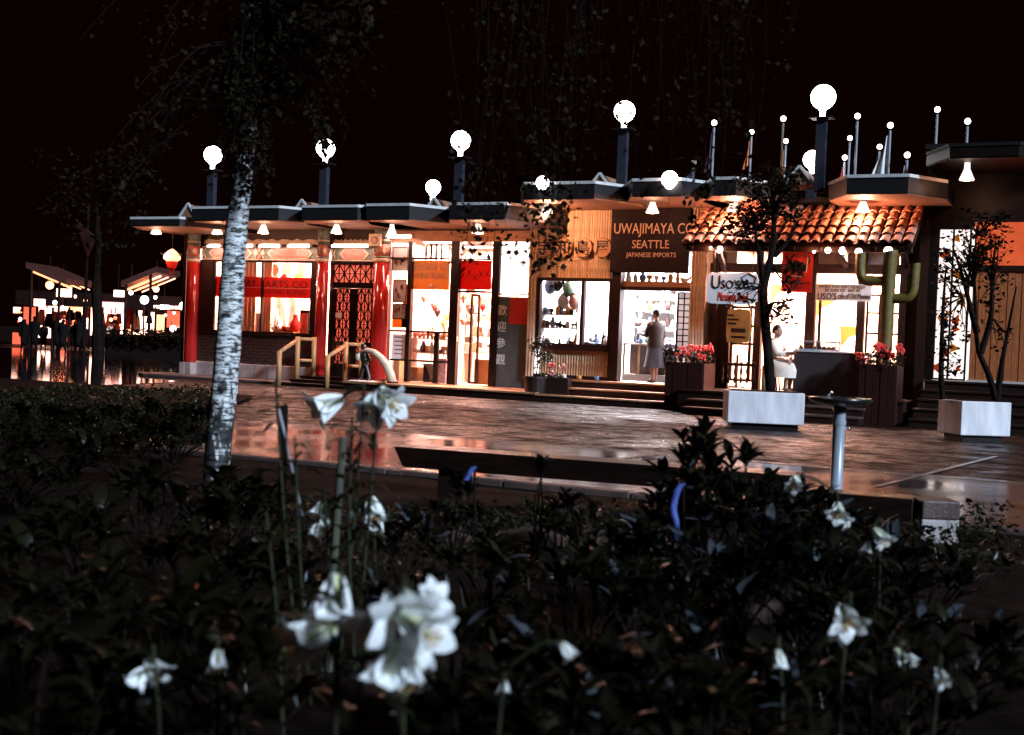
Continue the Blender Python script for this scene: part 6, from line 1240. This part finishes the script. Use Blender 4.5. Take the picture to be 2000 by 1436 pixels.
# lilies
def petal_mesh(sd):
    random.seed(sd); b = MB(); n, m = 9, 4; vs = []; L_ = .15
    for i in range(n+1):
        u = i/n; th = 0.10+.30*u+1.35*max(0, u-.52)**1.25*1.9; 
        if i == 0: x, z = 0., .010
        else: x += L_/n*math.cos(th); z += L_/n*math.sin(th)
        w_ = .006+.029*math.sin(math.pi*min(1, u*.93+.05))**.9
        if i == n: w_ = .003
        for j in range(m+1):
            v = j/m*2-1; vs.append((x, w_*v, z+.010*(1-v*v)*(-1 if u < .6 else -.6)+.004*math.sin(u*9+v*3)*u))
    fs = [(i*(m+1)+j, (i+1)*(m+1)+j, (i+1)*(m+1)+j+1, i*(m+1)+j+1) for i in range(n) for j in range(m)]
    return b.add(vs, fs).mesh('petal', 'lily', True)
PET = [petal_mesh(k) for k in (1, 2, 3)]; random.seed(52)
def flower(p, axis, plant, s=1., squash=1.):
    axis = axis.normalized(); m = rot_to(axis).to_4x4(); base = Matrix.Translation(p) @ m @ Matrix.Scale(s, 4)
    th = MB().tube([(0, 0, 0), (.04, 0, 0), (.075, 0, 0)], [.008, .014, .020], 8).tube([(.03, 0, 0), (.13, 0, -.004)], [.003, .0025], 5)
    o = bpy.data.objects.new('flower', th.mesh('flower', 'lily_throat', True)); COL.objects.link(o); o.matrix_basis = base; adopt(o, plant)
    for k in range(6):
        q = bpy.data.objects.new('petal', PET[k % 3]); COL.objects.link(q); q.parent = o; q.matrix_basis = Matrix.Rotation(k*math.pi/3+rnd(-.12, .12), 4, 'X') @ Matrix.Rotation(rnd(-.10, .10), 4, 'Y') @ Matrix.Scale(rnd(.9, 1.08), 4)
    for k in range(4):
        a = k*1.57; q = MB().tube([(.05, 0, 0), (.115, .018*math.cos(a), .018*math.sin(a))], .0015, 4).tube([(.113, .018*math.cos(a)-.006, .018*math.sin(a)), (.119, .018*math.cos(a)+.006, .018*math.sin(a))], .003, 5); z = bpy.data.objects.new('stamen', q.mesh('stamen', 'anther')); COL.objects.link(z); z.parent = o
def img_dir(dx, dy, toward): return (CX*dx - CY*dy - FW*toward).normalized()      # dx right, dy down in the picture, toward the viewer
def lily(px_base, stem_px, dist, flowers, label, nleaf=16, s=1., lkey=('ll1', 'll2')):
    top = D(stem_px[0], stem_px[1], dist); base = D(px_base[0], px_base[1], dist); k = V(base.x, base.y, .2)
    t = thing('lily', k, label, 'lily'); pp = sm([k, k.lerp(top, .5)+V(rnd(-.02, .02), rnd(-.02, .02), 0), top], 20); MB().tube(pp, [.008-.0045*i/len(pp) for i in range(len(pp))], 7).build('stem', 'stem_green', t, smooth=True)
    for i in range(nleaf):
        u = .25+.72*i/nleaf; p = pp[min(len(pp)-1, int(u*len(pp)))]; a = i*2.4; put_leaf(random.choice(lkey), p, V(math.cos(a), math.sin(a), rnd(.1, .5)), t, rnd(-.5, .5), rnd(.6, 1.05)*(1.2-u*.5))
    for (fx, fy, dx, dy, tw_, fs_) in flowers:
        p = D(fx, fy, dist+rnd(-.08, .08)); ax = img_dir(dx, dy, tw_); q = p-ax*.075*fs_; MB().tube(sm([top, top.lerp(q, .6)+ZU*.02, q], 3), .0045, 6).build('flower_stalk', 'stem_green', t, smooth=True); flower(q, ax, t, fs_)
    return t
lily((668, 1150), (712, 752), 4.6, [(632, 793, -.85, .35, .45, 1.05)], 'white lily with one trumpet turned away beside the pale stake')
lily((700, 1150), (742, 752), 4.6, [(735, 792, -.35, .75, .6, 1.1), (762, 786, .7, .45, .6, 1.05)], 'white lily pair hanging before the timber deck', 14)
lily((640, 1250), (632, 960), 4.8, [(622, 1000, -.3, .8, .5, .6), (634, 1030, .2, .8, .5, .6), (612, 1040, -.4, .8, .5, .5)], 'small white lily buds left of the pale stake', 8)
lily((745, 1250), (728, 965), 4.7, [(730, 1000, .2, .9, .3, .75), (735, 1030, -.1, .95, .3, .6), (692, 1006, -.3, .7, .5, .45)], 'drooping narrow white lily low behind the bench', 8)
lily((660, 1500), (668, 1120), 2.6, [(650, 1182, -.1, .9, .35, .85), (597, 1250, -.85, .25, .45, .92)], 'white lily with two trumpets facing away low in the bed', 14)
lily((800, 1560), (790, 1130), 2.35, [(785, 1195, .2, .35, .85, 1.0), (735, 1225, -.6, .55, .6, .85), (826, 1230, .75, .35, .6, .8), (765, 1262, -.2, .7, .75, .75), (806, 1268, .35, .7, .55, .75), (752, 1318, -.4, .85, .4, .7), (790, 1318, .2, .95, .3, .65), (836, 1180, .6, -.5, .6, .6)], 'dense bright cluster of large white lilies low in the bed', 18)
lily((1655, 1500), (1662, 1160), 3.2, [(1652, 1210, -.05, .5, .85, .7)], 'single white lily open to the viewer among the right shrubs', 10)
lily((1640, 1200), (1630, 960), 5.2, [(1636, 1000, -.2, .6, .7, .7), (1650, 1018, .5, .6, .5, .55), (1552, 945, -.3, .5, .6, .6)], 'white lily below the drinking fountain pipe', 8)
lily((1725, 1250), (1722, 1015), 4.6, [(1722, 1052, .35, .6, .5, .65), (1692, 1070, -.3, .8, .3, .4)], 'white lily between the fountain and the concrete block', 8)
lily((1520, 1480), (1522, 1250), 3.2, [(1522, 1292, .1, .9, .2, .38)], 'half shaded drooping lily under the right shrubs', 8)
lily((1770, 1460), (1760, 1255), 3.6, [(1760, 1282, .4, .6, .4, .38), (1785, 1290, .5, .7, .4, .3)], 'pair of small shaded lilies near the bottom right', 8)
lily((1842, 1500), (1838, 1285), 3.0, [(1838, 1325, .1, .6, .7, .38)], 'small bright star shaped lily at the dark right corner', 6)
lily((300, 1500), (300, 1265), 2.9, [(306, 1310, .55, .55, .3, .5), (270, 1326, -.6, .6, .3, .5)], 'pale blue lit lily low on the dark left side', 8)
lily((425, 1480), (425, 1265), 2.9, [(425, 1296, .1, .8, .4, .42)], 'small white lily low between the left bushes', 8)
lily((985, 1500), (985, 1310), 2.6, [(985, 1345, 0, .9, .4, .25), (1110, 1275, .5, .75, .2, .3)], 'small lily bud at the bottom of the bed', 8)
# flowerless lily stalks with curled leaves, silhouetted
for q, (xa, ya, xb, yb, di) in enumerate(((590, 1150, 538, 742, 4.4), (700, 1120, 688, 815, 4.5), (615, 1200, 575, 850, 4.0), (560, 1300, 520, 1000, 3.6))):
    lily((xa, ya), (xb, yb), di, [], ('tall flowerless lily stalk with curled leaves against the timber steps', 'leafy lily stalk close to the pale stake', 'curled leaved lily stalk over the wet paving', 'short lily stalk in the dark bed left of the lilies')[q], 30, lkey=('ll1', 'll1'))
# stakes, ribbons, rocks
def stake_(p0, p1, di, r, label, mat='stake'):
    a, b = D(*p0, di), D(*p1, di); o = V(a.x, a.y, .1); t = MB().tube([o, a, b], r, 8).build('plant_stake', mat); tag(t, label, 'stake')
stake_((648, 1150), (670, 855), 4.5, .014, 'pale round plant stake standing among the lilies'); stake_((548, 1130), (555, 792), 5., .016, 'dark square plant stake beside the flowerless lily stalk', 'bark_dark'); stake_((600, 1050), (545, 800), 4.9, .005, 'thin slanting wire stake catching blue light', 'metal_pole')
def ribbon(pts, di, w_, label):
    b = MB(); pts = sm([D(x, y, di) for x, y in pts], 5); vs = []
    for i, p in enumerate(pts): a = .4*math.sin(i*.7); u = R0*math.cos(a)+F0*math.sin(a); vs += [p-u*w_, p+u*w_, p+u*w_+F0*.002, p-u*w_+F0*.002]
    b.add(vs, [f for i in range(len(pts)-1) for f in ((i*4, i*4+1, i*4+5, i*4+4), (i*4+1, i*4+2, i*4+6, i*4+5), (i*4+2, i*4+3, i*4+7, i*4+6), (i*4+3, i*4, i*4+4, i*4+7))]+[(3, 2, 1, 0)]); tag(b.build('flagging_ribbon', 'ribbon', smooth=True), label, 'ribbon')
ribbon([(1333, 945), (1322, 962), (1316, 990), (1320, 1020), (1322, 1040), (1325, 1062)], 5.4, .014, 'long blue plastic ribbon hanging from a shrub before the bench'); ribbon([(926, 912), (917, 925), (910, 938)], 5.6, .012, 'short blue plastic ribbon on a shrub at the bench')
stake_((1338, 1090), (1334, 938), 5.42, .006, 'thin cane holding the long blue ribbon', 'bark_dark'); stake_((928, 1030), (927, 905), 5.62, .006, 'thin cane holding the short blue ribbon', 'bark_dark')
random.seed(61)
def rock(px, py, r, label):
    c = G(px, py, .2); b = MB(); n, k = 14, 8; ph = [rnd(0, 6) for _ in range(6)]
    for i in range(k+1):
        for j in range(n):
            th, a = math.pi*i/k, 2*math.pi*j/n; q = r*(1+.16*math.sin(2*a+ph[0])*math.sin(th)+.10*math.sin(5*a+ph[1])*math.sin(2*th+ph[2])+.06*math.sin(7*a+ph[3]+3*th)); b.v.append((c.x+q*math.sin(th)*math.cos(a)*1.2, c.y+q*math.sin(th)*math.sin(a), .2+q*.55*math.cos(th)))
    b.f += [(i*n+j, i*n+(j+1) % n, (i+1)*n+(j+1) % n, (i+1)*n+j) for i in range(k) for j in range(n)][::-1]; b.f = [f[::-1] for f in b.f]; tag(b.build('bed_rock', 'rock', smooth=True), label, 'rock')
rock(1045, 1070, .20, 'rounded brown rock in the bed below the bench'); rock(1190, 1080, .15, 'small brown rock between two shrubs in mid bed'); rock(1490, 1180, .24, 'large rough brown rock under the right hand shrubs'); rock(880, 1065, .14, 'small rock beside the drooping narrow lily'); rock(1425, 1150, .10, 'smallest rock close to the large rough rock')
cb = MB(); random.seed(73)
for _ in range(1100):
    px, py = rnd(430, 1980), 990+random.random()*160; p = G(px, py, .2); crown_leaves(cb, p+ZU*.03, .10, .10, .05, 5, .06, .02, -.3)
for _ in range(800):
    p = G(rnd(-60, 420), 764+100*random.random()**1.5, .1); crown_leaves(cb, p+ZU*rnd(.0, .08), .25, .25, .07, 6, .12, .025, -.2)
tag(cb.build('ground_cover', 'leaf_mid'), 'low dark leafy ground cover along the kerb of the bed', 'ground cover', kind='stuff')
# dry grass tufts and ground litter
gb = MB(); random.seed(71)
for _ in range(1500):
    px, py = rnd(20, 1980), rnd(1000, 1400); p = G(px, py, .2); a = rnd(0, 6.28); l = rnd(.06, .22); w_ = .003; dv = V(math.cos(a)*.45, math.sin(a)*.45, 1).normalized(); s = V(-math.sin(a), math.cos(a), 0)*w_; gb.add([p-s, p+s, p+dv*l*.6+s*.7, p+dv*l*.6-s*.7, p+dv*l+V(math.cos(a), math.sin(a), -.3)*l*.2], [(0, 1, 2, 3), (3, 2, 4)])
tag(gb.build('bed_grass', 'leaf_mid'), 'thin dry grass blades scattered over the planting bed', 'grass', kind='stuff')
